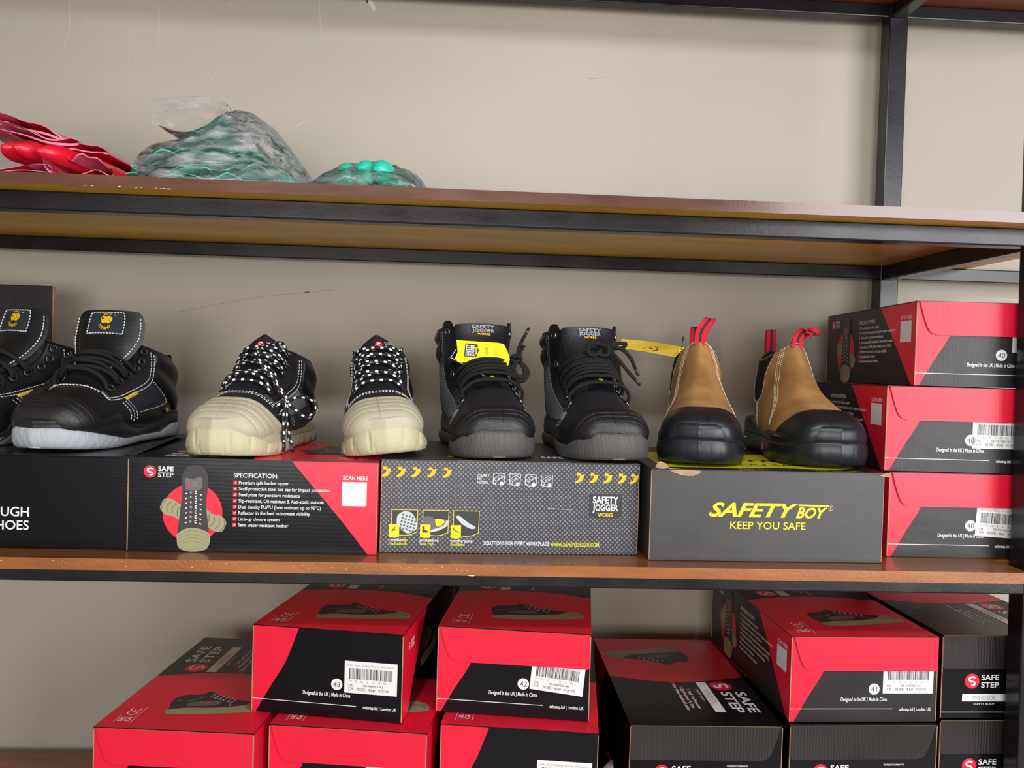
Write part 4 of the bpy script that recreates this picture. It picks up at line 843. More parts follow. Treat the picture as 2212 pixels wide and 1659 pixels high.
# --------------------------------------------------- black shoes with grey soles
def gauss_groove(sp, slant, amp, wd):
    def g(q, h, fr):
        x = (q+slant*h*np.sign(np.sin((q/q.max())*2*np.pi)))/sp; d = np.abs(x-np.round(x))*sp
        return amp*np.exp(-(d/wd)**2)*(0.08 < h < 0.95)
    return g
def black_shoe(label, x, y, deg, mir, side=1):
    t = empty('safety_shoe'); tag(t, label, 'shoe', 'black shoes with light grey soles'); Ln = 0.296; k = Ln/0.288
    l = Last([(r[0], r[1]*k, r[2], r[3]*k, r[4]*1.03, r[5]*1.06, *r[6:]) for r in MID], Ln, mir)
    upper_mesh(l, t, 'black_leather', 'grey_lining')
    zt = lambda f: 0.011+0.021*np.clip((f-0.62)/0.35, 0, 1)**1.2+0.012*np.clip((0.26-f)/0.12, 0, 1)
    sole_mesh(Ln+0.008, mir, [(a, w*1.10) for a, w in SOLE_W], SOLE_C, spring, zt, [(0.0, -0.003), (0.12, 0.001), (0.35, 0.003), (0.6, 0.0035), (0.85, 0.003), (0.97, 0.0015), (1.0, -0.001)], 'light_grey_sole', 'outsole', t, groove=gauss_groove(0.012, 0.016, 0.0013, 0.0016), n=640)
    zt2 = lambda f: 0.043+0.012*np.cos(2*np.pi*(f-0.20)/0.55)*np.clip((0.8-f)/0.15, 0, 1)
    zb2 = lambda f: 0.0095+0.019*np.clip((f-0.62)/0.35, 0, 1)**1.2+0.011*np.clip((0.26-f)/0.12, 0, 1)
    sole_mesh(Ln+0.006, mir, [(a, w*1.075) for a, w in SOLE_W], SOLE_C, zb2, zt2, [(0, 0.001), (0.25, 0.0024), (0.5, 0.0026), (0.56, 0.0012), (0.62, 0.0024), (0.85, 0.0018), (1.0, -0.001)], 'black_rubber', 'midsole', t)
    c = toe_cap(l, t, 'black_rubber', 0.175, 0.36, 0.0028, 0, seam=False, power=2.6)
    b = MB()
    for a_ in (0.085, 0.115, 0.145): tube(b, path(l, [(a_+0.03, -0.62), (a_+0.006, -0.3), (a_, 0), (a_+0.006, 0.3), (a_+0.03, 0.62)], 30, 0.0026), 0.0008, 'smooth_black_rubber', n=6)
    b.build('moulded_lines', c)
    st = Strip(Ln, [(.222, .092, .024, .006), (.205, .105, .027, .009), (.188, .118, .032, .012), (.172, .136, .044, .014), (.160, .158, .053, .013), (.151, .182, .051, .008), (.148, .193, .042, .004)], mir)
    st.build('tongue', t, 'black_leather', 0.007, back='grey_lining')
    for sg in (-1, 1):
        patch(l, 'eyestay', t, 'black_leather', 0.31, 1.0, lambda u, sg=sg: sg*(0.235-0.01*u), lambda u, sg=sg: sg*(0.40-0.03*u), 0.0016, nu=30, nv=8)
        patch(l, 'side_panel', t, 'navy_textile', 0.40, 0.72, sg*0.42, sg*0.58, 0.0012, nu=16, nv=12)
        patch(l, 'collar_pad', t, 'black_leather', 0.76, 0.985, sg*0.40, sg*0.985, 0.001, nu=24, nv=24, bulge=lambda u, v: 0.006*np.abs(np.sin(np.pi*u*2))*np.sin(np.pi*np.clip(v*1.1, 0, 1))**0.5)
        b = MB(); patch(l, '', None, 'amber_ink', 0.405, 0.52, sg*0.425, sg*0.455, 0.0022, nu=8, nv=4, obj=b); b.build('side_label', t, label='small yellow side label')
        b = MB(); patch(l, '', None, 'black_rubber', 0.63, 0.70, sg*0.64, sg*0.72, 0.002, nu=5, nv=5, obj=b); patch(l, '', None, 'amber_ink', 0.65, 0.68, sg*0.66, sg*0.70, 0.0026, nu=5, nv=5, obj=b); b.build('heel_badge', t, label='small yellow heel badge')
    b = MB()
    for sg in (-1, 1):
        for o in (0.405, 0.432): stitches(b, path(l, [(0.305, sg*(o-0.13)), (0.318, sg*(o-0.04)), (0.45, sg*o), (0.7, sg*(o-0.01)), (0.97, sg*(o-0.05))], 50, 0.0019), 'white_thread', r=0.0007)
        for o in (0.0, 0.022, 0.044): stitches(b, path(l, [(0.37+o, sg*0.46), (0.385+o, sg*0.58), (0.37+o, sg*0.70)], 16, 0.001), 'white_thread', r=0.0006)
        stitches(b, path(l, [(0.74, sg*0.43), (0.735, sg*0.52), (0.71, sg*0.60), (0.60, sg*0.61), (0.45, sg*0.61)], 30, 0.002), 'white_thread', r=0.0005)
    stitches(b, path(l, [(0.305, -0.28), (0.295, -0.12), (0.293, 0), (0.295, 0.12), (0.305, 0.28)], 40, 0.0012), 'white_thread', dash=0.0034, r=0.0010)
    for v_ in (-0.93, 0.93):
        u = np.linspace(0.25, 0.86, 30); stitches(b, st.P(u, v_+0*u, 0.0042), 'white_thread', r=0.0009)
    b.build('stitching', t)
    # tongue badge
    b = MB(); un, vn = 0.80, 0.0; su, sv = 1/0.115, 1/0.050
    A = [(-0.026, -0.0155), (0.026, -0.0155), (0.026, 0.0155), (-0.026, 0.0155)]
    V = np.array([(x_, y_) for y_ in np.linspace(-0.0145, 0.0145, 6) for x_ in np.linspace(-0.025, 0.025, 10)]); on_strip(st, b, un, vn, su, sv, V, [(r*10+c_, r*10+c_+1, (r+1)*10+c_+1, (r+1)*10+c_) for r in range(5) for c_ in range(9)], 'navy_textile', 0.0046)
    o = b.build('tongue_badge', t); b = MB()
    E_ = lambda pts, n=12: np.vstack([np.linspace(p_, q_, n) for p_, q_ in zip(pts, pts[1:])])
    P2 = E_(A+[A[0]]); stitches(b, st.P(un+P2[:, 1]*su, vn+mir*P2[:, 0]*sv, 0.0048), 'white_thread', r=0.0009); b.build('badge_stitching', o)
    b = MB()
    for i, chh in enumerate('GRS'):
        a_ = math.radians(112-26*i); V, F_ = lay(chh, 0, 0, 0.0036, align='c', bold=0.03, rot=math.degrees(a_)-90); V = V+np.array([0.0085*math.cos(a_), 0.0085*math.sin(a_)]); on_strip(st, b, un, vn, su, sv, V, F_, 'amber_ink', 0.0052)
    for i, chh in enumerate('EXPAND'):
        a_ = math.radians(222+17*i); V, F_ = lay(chh, 0, 0, 0.0032, align='c', bold=0.03, rot=math.degrees(a_)+90); V = V+np.array([0.0115*math.cos(a_), 0.0115*math.sin(a_)]); on_strip(st, b, un, vn, su, sv, V, F_, 'amber_ink', 0.0052)
    em = curve2([(-0.0085, 0.001), (-0.006, 0.0052), (-0.001, 0.0045), (0.004, 0.0052), (0.0085, 0.0025), (0.008, -0.002), (0.004, -0.0045), (0, -0.0035), (-0.005, -0.0042), (-0.0085, 0.001)], 36)[:-1]
    on_strip(st, b, un, vn, su, sv, em, [tuple(range(len(em)))[::-1]], 'amber_ink', 0.0052)
    for cx_, cy_, r_ in ((-0.0055, 0.0012, 0.0015), (0.0015, 0.0028, 0.0005), (0.0032, 0.0005, 0.0006), (0.0052, -0.001, 0.0005), (0.0005, -0.0018, 0.0005), (0.0055, 0.0022, 0.0004)):
        on_strip(st, b, un, vn, su, sv, [(cx_+r_*math.cos(q), cy_+r_*math.sin(q)) for q in np.linspace(0, 2*np.pi, 12, endpoint=False)], [tuple(range(12))], 'navy_textile', 0.0055)
    dt = [(0.0125+0.0012*math.cos(q), 0.0075+0.0012*math.sin(q)) for q in np.linspace(0, 2*np.pi, 12, endpoint=False)]; on_strip(st, b, un, vn, su, sv, dt, [tuple(range(12))], 'amber_ink', 0.0052)
    b.build('badge_emblem', o, label='yellow emblem and letters')
    rows = [0.36, 0.46, 0.57, 0.69, 0.82, 0.93]
    for r_ in rows:
        for sg in (-1, 1):
            e = MB(); n_ = l.normal(r_, sg*0.285); ring_eyelet(e, l.P(r_, sg*0.285, 0.0045), n_, 0.0048, 0.0018, 'black_metal'); e.build('lace_hook', t)
    for i in range(3):
        for dz in (0, 0.030):
            q = np.linspace(-1, 1, 11); of = 0.005+0.0125*np.cos(q*np.pi/2)**0.6
            lace('lace', t, l.P(rows[i]+dz+0.03*q*(1 if dz else -1), 0.285*q, of), 0.0026, 'black_lace', 36)
    s_ = side
    A0 = l.P(rows[2], s_*mir*-0.20, 0.016)
    for j in range(3):
        d_ = 0.004*j
        lace('hanging_lace', t, [l.P(rows[2]+0.02*j, 0.1, 0.017), A0+np.array([0, -d_, d_]), np.array([-s_*(0.036+d_), -0.040, 0.108-d_]), np.array([-s_*(0.050-d_), -0.062, 0.088-d_]), np.array([-s_*(0.046+d_*.7), -0.082, 0.074+d_*.5]), np.array([-s_*(0.056), -0.098-d_, 0.060])], 0.0027, 'black_lace', 50)
    k_ = np.array([-s_*0.056, -0.100, 0.060])
    lace('hanging_lace', t, [k_, k_+np.array([-s_*0.012, 0.004, -0.012]), k_+np.array([-s_*0.022, 0.0, -0.036]), k_+np.array([-s_*0.026, -0.012, -0.044])], 0.0026, 'black_lace', 40, tips=True)
    lace('hanging_lace', t, [k_, k_+np.array([-s_*0.008, 0.006, -0.014]), k_+np.array([-s_*0.014, 0.004, -0.034]), k_+np.array([-s_*0.021, -0.006, -0.044])], 0.0026, 'black_lace', 40, tips=True)
    b = MB(); w_ = np.array([0.006, 0, 0])
    P = spline([(0, Ln/2-0.004, 0.125), (0, Ln/2+0.010, 0.130), (0, Ln/2+0.016, 0.117), (0, Ln/2+0.005, 0.105)], 14); b.grid(np.stack([P-w_, P+w_]), 'black_webbing'); b.grid(np.stack([P-w_+[0, 0.001, 0.001], P+w_+[0, 0.001, 0.001]]), 'black_webbing'); b.build('pull_loop', t)
    put(t, x, y, zs, deg); return t
black_shoe('black lace shoe with light grey sole and yellow tongue emblem, its whole toe in view', -0.530, 1.213, -9, 1)
black_shoe('black lace shoe cut off by the left edge, its tongue turned aside', -0.662, 1.222, -24, -1)

# --------------------------------------------------- black ankle boots
def ankle_boot(label, x, y, deg, mir, bow):
    t = empty('safety_boot'); tag(t, label, 'boot', 'black lace-up ankle boots'); Ln = 0.292; l = Last(HIGH, Ln, mir)
    upper_mesh(l, t, 'black_nubuck', 'lining', depth=0.07)
    zt = lambda f: 0.020+0.021*np.clip((f-0.82)/0.15, 0, 1)
    sole_mesh(Ln+0.010, mir, [(a, w*1.10) for a, w in SOLE_W], SOLE_C, spring, zt, [(0.0, -0.003), (0.12, 0.001), (0.35, 0.003), (0.6, 0.004), (0.85, 0.0035), (0.97, 0.002), (1.0, -0.001)], 'dark_grey_sole', 'outsole', t, groove=gauss_groove(0.0115, 0.030, 0.0010, 0.0013), n=640)
    zt2 = lambda f: 0.040+0.010*np.cos(2*np.pi*(f-0.15)/0.6)*np.clip((0.85-f)/0.15, 0, 1)
    zb2 = lambda f: 0.0185+0.0195*np.clip((f-0.82)/0.15, 0, 1)
    sole_mesh(Ln+0.007, mir, [(a, w*1.075) for a, w in SOLE_W], SOLE_C, zb2, zt2, [(0, 0.001), (0.25, 0.0022), (0.5, 0.0024), (0.56, 0.0010), (0.62, 0.0022), (0.85, 0.0016), (1.0, -0.001)], 'black_rubber', 'midsole', t)
    c = toe_cap(l, t, 'black_rubber', 0.155, 0.33, 0.0028, 0, seam=False, power=2.2)
    b = MB()
    for a_ in (0.070, 0.100, 0.128): tube(b, path(l, [(a_+0.012, -0.55), (a_+0.003, -0.3), (a_, 0), (a_+0.003, 0.3), (a_+0.012, 0.55)], 30, 0.0026), 0.0008, 'smooth_black_rubber', n=6)
    tube(b, l.P(np.linspace(0.05, 0.15, 14), np.full(14, 0.004), 0.0030), 0.0006, 'smooth_black_rubber', n=6); b.build('moulded_lines', c)
    st = Strip(Ln, [(.217, .093, .024, .006), (.196, .109, .027, .009), (.180, .125, .030, .012), (.167, .142, .034, .014), (.157, .158, .038, .013), (.149, .174, .040, .010), (.145, .188, .041, .008)], mir)
    st.build('tongue', t, 'black_leather', 0.006)
    for sg in (-1, 1):
        patch(l, 'eyestay', t, 'black_leather', 0.285, 1.0, lambda u, sg=sg: sg*(0.275-0.01*u), lambda u, sg=sg: sg*(0.40+0.0*u), lambda u, v: 0, nu=40, nv=10) if 0 else None
        b = MB(); u = np.linspace(0, 1, 44)[:, None]; v = np.linspace(0, 1, 9)[None, :]
        ss = 0.285+(0.995-0.285)*u+0*v; tt = sg*(0.255+0.02*np.sin(np.pi*u)+(0.13+0.03*(1-u))*v); P = l.P(ss, tt, 0.0020+0*ss)
        P[..., 2] += 0.012*np.clip((u-0.93)/0.07, 0, 1)*(1-np.abs(2*v-1)**3)       # raised corner of the facing
        Q = l.P(ss, tt, -0.0012+0*ss); Q[..., 2] += 0.012*np.clip((u-0.93)/0.07, 0, 1)*(1-np.abs(2*v-1)**3)
        b.grid(P, 'black_leather', True, flip=(l.mir > 0) == (sg > 0)); b.grid(Q, 'black_leather', True, flip=(l.mir > 0) != (sg > 0))
        for i in (0, -1): b.grid(np.stack([P[i], Q[i]]), 'black_leather'); b.grid(np.stack([P[:, i], Q[:, i]]), 'black_leather')
        b.build('eyestay', t)
        patch(l, 'side_panel', t, 'grey_textile', 0.275, 0.74, lambda u, sg=sg: sg*(0.405+0.0*u), lambda u, sg=sg: sg*(0.50+0.14*np.sin(np.pi*u)), 0.0012, nu=26, nv=8, label='grey woven side panel')
        patch(l, 'collar_pad', t, 'black_leather', 0.80, 0.985, sg*0.44, sg*0.985, 0.001, nu=26, nv=24, bulge=lambda u, v: 0.0048*np.abs(np.sin(np.pi*u*2))*np.sin(np.pi*np.clip(v*1.1, 0, 1))**0.5)
    b = MB()
    for sg in (-1, 1):
        stitches(b, path(l, [(0.29, sg*0.31), (0.30, sg*0.40), (0.45, sg*0.42), (0.7, sg*0.41), (0.97, sg*0.38)], 50, 0.0024), 'grey_ink', r=0.0004)
        for o in (0.0, 0.012): stitches(b, path(l, [(0.285+o, sg*0.40), (0.275+o, sg*0.50), (0.29+o, sg*0.62)], 18, 0.0012), 'grey_ink', r=0.0005)
    b.build('stitching', t)
    rows = [0.305, 0.375, 0.445, 0.52, 0.60, 0.70, 0.93]
    for r_ in rows:
        for sg in (-1, 1):
            e = MB(); n_ = l.normal(r_, sg*0.315); p_ = l.P(r_, sg*0.315, 0.0026); 
            if r_ > 0.9: p_ = p_+np.array([0, 0, 0.004])
            ring_eyelet(e, p_, n_, 0.0048, 0.0014, 'gunmetal'); e.build('eyelet', t, label='metal eyelet')
    # lace bars
    for i in range(4 if bow == 'tag' else 5):
        for dz in ((0.0, 0.038) if i and not (bow == 'tag' and i == 3) else (0.0,)):
            q = np.linspace(-1, 1, 13); of = 0.003+0.0155*np.cos(q*np.pi/2)**0.55
            lace('lace', t, l.P(rows[i]+dz*np.cos(q*np.pi/2)+0.02*(i % 2)*q*0, 0.315*q, of), 0.0025, 'black_lace', 40)
    b = MB(); on_strip(st, b, 0.055, 0, 1/0.115, 1/0.026, np.array([(x_, y_) for y_ in np.linspace(-0.0055, 0.0055, 4) for x_ in np.linspace(-0.0095, 0.0095, 7)]), [(r*7+c_, r*7+c_+1, (r+1)*7+c_+1, (r+1)*7+c_) for r in range(3) for c_ in range(6)], 'black_rubber', 0.0125)
    on_strip(st, b, 0.055, 0, 1/0.115, 1/0.026, [(p_[0]*0.0062-0.0032, p_[1]*0.0078-0.0038) for p_ in GLY], [tuple(range(len(GLY)))[::-1]], 'yellow_ink', 0.0131); b.build('lace_keeper', t, label='black lace keeper with a yellow mark')
    b = MB()
    for w_, y0, cp, col, wd in (('SAFETY', 0.005, 0.0066, 'grey_ink', 0.034), ('JOGGER', -0.0032, 0.0066, 'grey_ink', 0.034), ('WORKS', -0.0092, 0.0040, 'amber_ink', 0.019)):
        V, F_ = lay(w_, 0, y0, cp, align='c', bold=0.03, width=wd); on_strip(st, b, 0.865, 0, 1/0.115, 1/0.040, V, F_, col, 0.0040)
    b.build('tongue_lettering', t, label='grey and yellow letters')
    W_ = lambda *a: np.array(a)
    q = np.linspace(-1, 1, 9)
    ctr = l.P(rows[5]-0.02, 0.0, 0.016)
    if bow == 'tag':
        L0 = l.P(rows[5], -mir*0.315, 0.004); k = l.P(rows[3]+0.03, mir*0.13, 0.027)
        lace('lace', t, [L0, L0+W_(0.004, -0.008, 0.0), (L0*0.5+k*0.5)+W_(0, -0.012, 0.001), k], 0.0029, 'black_lace', 40)
        lace('lace_knot', t, [k+W_(-.006, 0, .001), k+W_(-.004, -.006, .004), k+W_(.004, -.006, .004), k+W_(.007, -.001, -.002), k+W_(0, -.007, -.004), k+W_(-.006, -.002, -.003), k+W_(-.006, 0, .001)], 0.0030, 'black_lace', 40)
        lace('lace_loop', t, [k+W_(0, -.004, -.004), k+W_(-.008, -.008, -.016), k+W_(-.003, -.010, -.030), k+W_(.010, -.010, -.030), k+W_(.016, -.008, -.018), k+W_(.007, -.006, -.006)], 0.0036, 'black_lace', 50)
        lace('lace_loop', t, [k+W_(0, -.005, -.004), k+W_(-.005, -.010, -.015), k+W_(0, -.013, -.025), k+W_(.008, -.013, -.025), k+W_(.011, -.010, -.016), k+W_(.005, -.007, -.005)], 0.0030, 'black_lace', 50)
        lace('lace_end', t, [k+W_(.004, -.004, 0), k+W_(.001, -.008, .010), k+W_(.004, -.010, .022), k+W_(.010, -.010, .034)], 0.0026, 'black_lace', 30, tips=True)
        lace('lace_end', t, [k+W_(.003, -.003, .002), k+W_(.006, -.006, .012), k+W_(.010, -.008, .020)], 0.0026, 'black_lace', 24)
        R0 = l.P(rows[5], mir*0.315, 0.004); lace('lace', t, [R0, (R0+k)/2+W_(0, -.008, 0), k], 0.0027, 'black_lace', 24)
    else:
        L0 = l.P(rows[5], -mir*0.315, 0.004); R0 = l.P(rows[5], mir*0.315, 0.004); k = ctr+W_(0.004, -0.003, 0.004)
        lace('lace', t, [L0, L0+W_(.006, -.006, -.002), (L0+k)/2+W_(0, -.008, -.002), k], 0.0026, 'black_lace', 34); lace('lace', t, [R0, R0+W_(-.006, -.006, .002), (R0+k)/2+W_(0, -.008, .001), k], 0.0026, 'black_lace', 34)
        lace('lace_loop', t, [k+W_(.006, -.003, .002), k+W_(-.004, -.010, .006), k+W_(-.016, -.010, .004), k+W_(-.017, -.010, -.008), k+W_(-.008, -.012, -.012), k+W_(.003, -.008, -.004)], 0.0030, 'black_lace', 50)
        lace('lace_loop', t, [k+W_(.003, -.006, .004), k+W_(.012, -.010, .002), k+W_(.012, -.012, -.010), k+W_(.002, -.011, -.011), k+W_(.001, -.008, -.002)], 0.0030, 'black_lace', 44)
        lace('lace_loop', t, [k+W_(.010, -.004, .003), k+W_(.024, -.008, .006), k+W_(.040, -.004, .007), k+W_(.036, -.006, .001), k+W_(.016, -.008, -.002)], 0.0027, 'black_lace', 44)
        lace('lace_end', t, [k+W_(.012, -.008, -.002), k+W_(.024, -.016, -.014), k+W_(.036, -.022, -.030), k+W_(.048, -.026, -.044)], 0.0027, 'black_lace', 36, tips=True)
        lace('lace_end', t, [k+W_(.016, -.008, .003), k+W_(.032, -.014, -.002), k+W_(.043, -.020, -.014), k+W_(.049, -.024, -.028)], 0.0027, 'black_lace', 36, tips=True)
        b = MB(); B_ = k+W_(0.003, -0.001, -0.020); b.grid(np.stack([np.stack([B_+W_(-.006, 0, .010), B_+W_(.006, 0, .010)]), np.stack([B_+W_(-.005, -.002, -.006), B_+W_(.006, -.002, -.006)])]), 'black_leather'); b.build('lace_guide', t)
    put(t, x, y, zs+0.0022, deg); return t, l
boot_tagged, _l = ankle_boot('left black lace-up ankle boot with a bright yellow hang tag behind its lace', 0.0170, 1.203, 12, 1, 'tag')
ankle_boot('right black lace-up ankle boot without a tag, laces tied in a bow', 0.177, 1.205, 7, -1, 'bow')

# --------------------------------------------------- tan pull-on boots
TAN = [(0, .286, .030, .289, .040, .012, .5, .05, -.006, 0), (.05, .281, .026, .288, .056, .034, .5, .08, -.005, 0), (.12, .266, .022, .275, .068, .046, .5, .12, -.004, 0),
       (.2, .240, .022, .250, .078, .051, .52, .20, -.002, 0), (.3, .185, .022, .214, .096, .050, .62, .30, .001, 0), (.4, .115, .022, .192, .112, .046, .75, .28, .002, 0),
       (.5, .050, .022, .176, .126, .043, .85, .16, .001, 0), (.6, .014, .034, .164, .139, .040, 1.10, .06, 0, 0), (.7, .006, .072, .155, .151, .039, 1.30, 0, 0, .002),
       (.8, .012, .108, .148, .161, .037, 1.45, 0, 0, .007), (.9, .018, .138, .143, .170, .035, 1.55, 0, 0, .014), (1, .016, .166, .139, .178, .033, 1.60, 0, 0, .024)]
def pull_boot(label, x, y, deg, mir, flop):
    t = empty('pull_on_boot'); tag(t, label, 'boot', 'tan pull-on boots'); Ln = 0.292; l = Last(TAN, Ln, mir)
    upper_mesh(l, t, 'tan_nubuck', 'lining', depth=0.08)
    zt = lambda f: 0.030+0.008*np.clip((f-0.86)/0.12, 0, 1)**0.7
    lug = gauss_groove(0.016, 0.0, 0.0008, 0.0022)
    sole_mesh(Ln+0.014, mir, [(a, w*1.13) for a, w in SOLE_W], SOLE_C, spring, zt, [(0.0, -0.002), (0.10, 0.0008), (0.5, 0.0032), (0.88, 0.0026), (0.94, 0.0018), (0.97, 0.0002), (1.0, 0.0)], 'smooth_black_rubber', 'outsole', t, groove=lambda q, h, fr: lug(q, h, fr)*(h < 0.14), n=500)
    zt2 = lambda f: 0.047+0.008*np.clip((0.30-f)/0.15, 0, 1)+0.011*np.clip((f-0.90)/0.07, 0, 1)**0.8-0.004*np.exp(-((f-0.72)/0.1)**2)
    zb2 = lambda f: 0.028+0.008*np.clip((f-0.86)/0.12, 0, 1)**0.7
    sole_mesh(Ln+0.010, mir, [(a, w*1.11) for a, w in SOLE_W], SOLE_C, zb2, zt2, [(0, 0.001), (0.2, 0.0022), (0.6, 0.0022), (0.88, 0.0008), (0.96, -0.0010), (1.0, -0.0030)], 'smooth_black_rubber', 'midsole', t)
    cap = toe_cap(l, t, 'smooth_black_rubber', 0.185, 0.33, 0.0030, 0, seam=False, power=1.5, label='smooth black toe cap')
    b = MB(); tube(b, l.P(np.linspace(0.045, 0.10, 12), np.full(12, 0.02), 0.0034), 0.0006, 'black_rubber', n=6); b.build('mould_seam', cap)
    for sg in (-1, 1):
        patch(l, 'elastic_side', t, 'dark_elastic', 0.60, 0.998, lambda u, sg=sg: sg*(0.43-0.125*u), lambda u, sg=sg: sg*(0.54+0.12*u), 0.0008, nu=30, nv=10, label='black elastic side panel')
        b = MB(); patch(l, '', None, 'orange_rubber', 0.0, 1.0, 0, 0.001, 0, obj=b) if 0 else None
        for fr, dx in ((0.60, 0), (0.10, 1)):
            w_ = herm([r[0] for r in SOLE_W], [r[1]*1.13 for r in SOLE_W])(fr); f_ = fr*(Ln+0.014)
            P = spline([(sg*mir*(w_+0.0032), Ln/2-f_-0.012, 0.020), (sg*mir*(w_+0.0036), Ln/2-f_+0.012, 0.022), (sg*mir*(w_+0.0036), Ln/2-f_+0.024, 0.020), (sg*mir*(w_+0.0030), Ln/2-f_+0.026, 0.012)], 16); tube(b, P, 0.0009, 'orange_rubber', n=6)
        b.build('orange_line', t, label='orange line on the sole')
        b = MB(); f2 = np.linspace(0.55, 0.80, 14); w2 = herm([r[0] for r in SOLE_W], [r[1]*1.11 for r in SOLE_W])(f2)+0.0022
        tube(b, np.stack([sg*mir*w2, Ln/2-f2*(Ln+0.010), 0.039+0*f2], 1), 0.0006, 'lime_line', n=6); b.build('lime_line', t, label='thin lime line on the midsole')
    b = MB()
    for sg in (-1, 1):
        for o in (0.0, 0.022, 0.040): stitches(b, path(l, [(0.985, sg*(0.20+o)), (0.8, sg*(0.215+o)), (0.6, sg*(0.245+o)), (0.45, sg*(0.30+o)), (0.36, sg*(0.40+o)), (0.315, sg*(0.56+o))], 60, 0.0009), 'cream_thread', dash=0.0022, gap=0.0012, r=0.0006)
        stitches(b, path(l, [(0.985, sg*0.295), (0.8, sg*0.35), (0.64, sg*0.405), (0.585, sg*0.47), (0.62, sg*0.55), (0.8, sg*0.60), (0.985, sg*0.645)], 60, 0.0010), 'cream_thread', dash=0.0020, gap=0.0014, r=0.0004)
        for o in (0, 0.02): stitches(b, path(l, [(0.585, sg*(0.50+o)), (0.50, sg*(0.56+o)), (0.43, sg*(0.66+o))], 20, 0.0009), 'cream_thread', dash=0.0022, gap=0.0012, r=0.0005)
    for o in (0.965, 0.98): stitches(b, path(l, [(o, -0.25), (o, -0.1), (o, 0.1), (o, 0.25)], 24, 0.0010), 'cream_thread', dash=0.0020, gap=0.0012, r=0.0005)
    b.build('stitching', t)
    tp = l.P(1.0, 0.0); bk = l.P(1.0, 0.999)
    def loop(nm, pts, tw=0.0):
        P = spline(pts, 22); b = MB(); W = 0.0082; a = np.linspace(0, tw, 22); d = np.stack([np.cos(a), np.sin(a), 0*a], 1)
        T = np.gradient(P, axis=0); T /= np.linalg.norm(T, axis=1)[:, None]; d = d-T*(d*T).sum(1, keepdims=True); d /= np.linalg.norm(d, axis=1)[:, None]; n = np.cross(T, d)*0.0007
        for s2 in (1, -1):
            b.grid(np.stack([P-W*d+s2*n, P-W*0.22*d+s2*n], 1), 'red_webbing', flip=s2 > 0); b.grid(np.stack([P-W*0.22*d+s2*n*1.15, P+W*0.22*d+s2*n*1.15], 1), 'black_webbing', flip=s2 > 0); b.grid(np.stack([P+W*0.22*d+s2*n, P+W*d+s2*n], 1), 'red_webbing', flip=s2 > 0)
        for k_ in (-1, 1): b.grid(np.stack([P+k_*W*d-n, P+k_*W*d+n], 1), 'red_webbing')
        b.build(nm, t, label='red pull loop with a black stripe')
    if flop: loop('pull_loop', [tp+np.array([0, -.001, -.010]), tp+np.array([0.002, -.002, .006]), tp+np.array([0.008, -.006, .016]), tp+np.array([0.020, -.008, .015]), tp+np.array([0.026, -.006, .011]), tp+np.array([0.016, .002, .012]), tp+np.array([0.004, .006, .004]), tp+np.array([0, .006, -.008])], 0.2)
    else: loop('pull_loop', [tp+np.array([0, -.001, -.010]), tp+np.array([0.001, -.003, .008]), tp+np.array([0.007, -.004, .020]), tp+np.array([0.014, -.001, .029]), tp+np.array([0.014, .004, .028]), tp+np.array([0.006, .006, .014]), tp+np.array([0, .006, -.008])], 0.1)
    loop('pull_loop', [bk+np.array([0, .001, -.010]), bk+np.array([0, .003, .010]), bk+np.array([0.001, .002, .032]), bk+np.array([0.001, -.003, .033]), bk+np.array([0, -.006, .010]), bk+np.array([0, -.006, -.010])])
    put(t, x, y, zs+0.001, deg); return t, l
pull_boot('left tan pull-on boot with the yellow paper strip tied to it', 0.346, 1.203, -12, 1, False)
pull_boot('right tan pull-on boot beside the red and black box stack', 0.502, 1.214, -2, -1, True)
# ------------------------------------------------------------------ hang tags
def card(name, quad, thick, mname, label, cat, rim=None):
    """flat card through points given relative to eye height"""
    P = np.array(quad, float)+np.array([0, 0, Z0]); c = P.mean(0); t = empty(name, tuple(c)); tag(t, label, cat)
    Q = P-c; n = np.cross(Q[1]-Q[0], Q[2]-Q[0]); n /= np.linalg.norm(n); n = n if n[1] < 0 else -n
    b = MB(); k = len(Q); o = tuple(range(k)); A, B = Q+n*thick/2, Q-n*thick/2
    b.add(A, [o], mname); b.add(B, [o[::-1]], mname); b.add(np.vstack([A, B]), [(i, k+i, k+(i+1) % k, (i+1) % k) for i in range(k)], rim or mname)
    b.build('card', t); return t, A, n
tg = lambda *p: [(1.030*x-0.0003, 1.1555+0.50*z, z*1.03) for x, z in p]
t, A, n = card('hang_tag', tg((-0.0203, 0.0360), (0.0380, 0.0340), (0.0467, 0.0325), (0.0520, 0.0220), (0.0552, 0.0110), (0.0530, 0.0025), (-0.0170, 0.0050), (-0.0216, 0.0100), (-0.0180, 0.0190)), 0.0007, 'hang_tag_yellow', 'bright yellow hang tag tucked behind the lace of the left black ankle boot', 'tag')
u = (A[1]-A[0]); u /= np.linalg.norm(u); F = Face(A[0], u, np.cross(n, u))
p = MB(); S_ = F.sub(0.0125, -0.0040, -90+8)
q = S_.sub(0, 0); pts = [(0, 0), (0.0205, 0), (0.0205, 0.0175), (0.0102, 0.0205), (0, 0.0175)]
q = F.sub(0.0125, -0.0255, 88)
q.poly(p, [(0, 0), (0.0215, 0), (0.0215, -0.0175), (0.0107, -0.0205), (0, -0.0175)][::-1], 'charcoal_print', 1)
for i, (w_, cp, col) in enumerate((('SAFETY', 0.0056, 'white_ink'), ('JOGGER', 0.0056, 'white_ink'))): q.text(p, w_, 0.0107, -0.0072-0.0066*i, cp, col, 2, align='c', bold=0.03, width=0.0185)
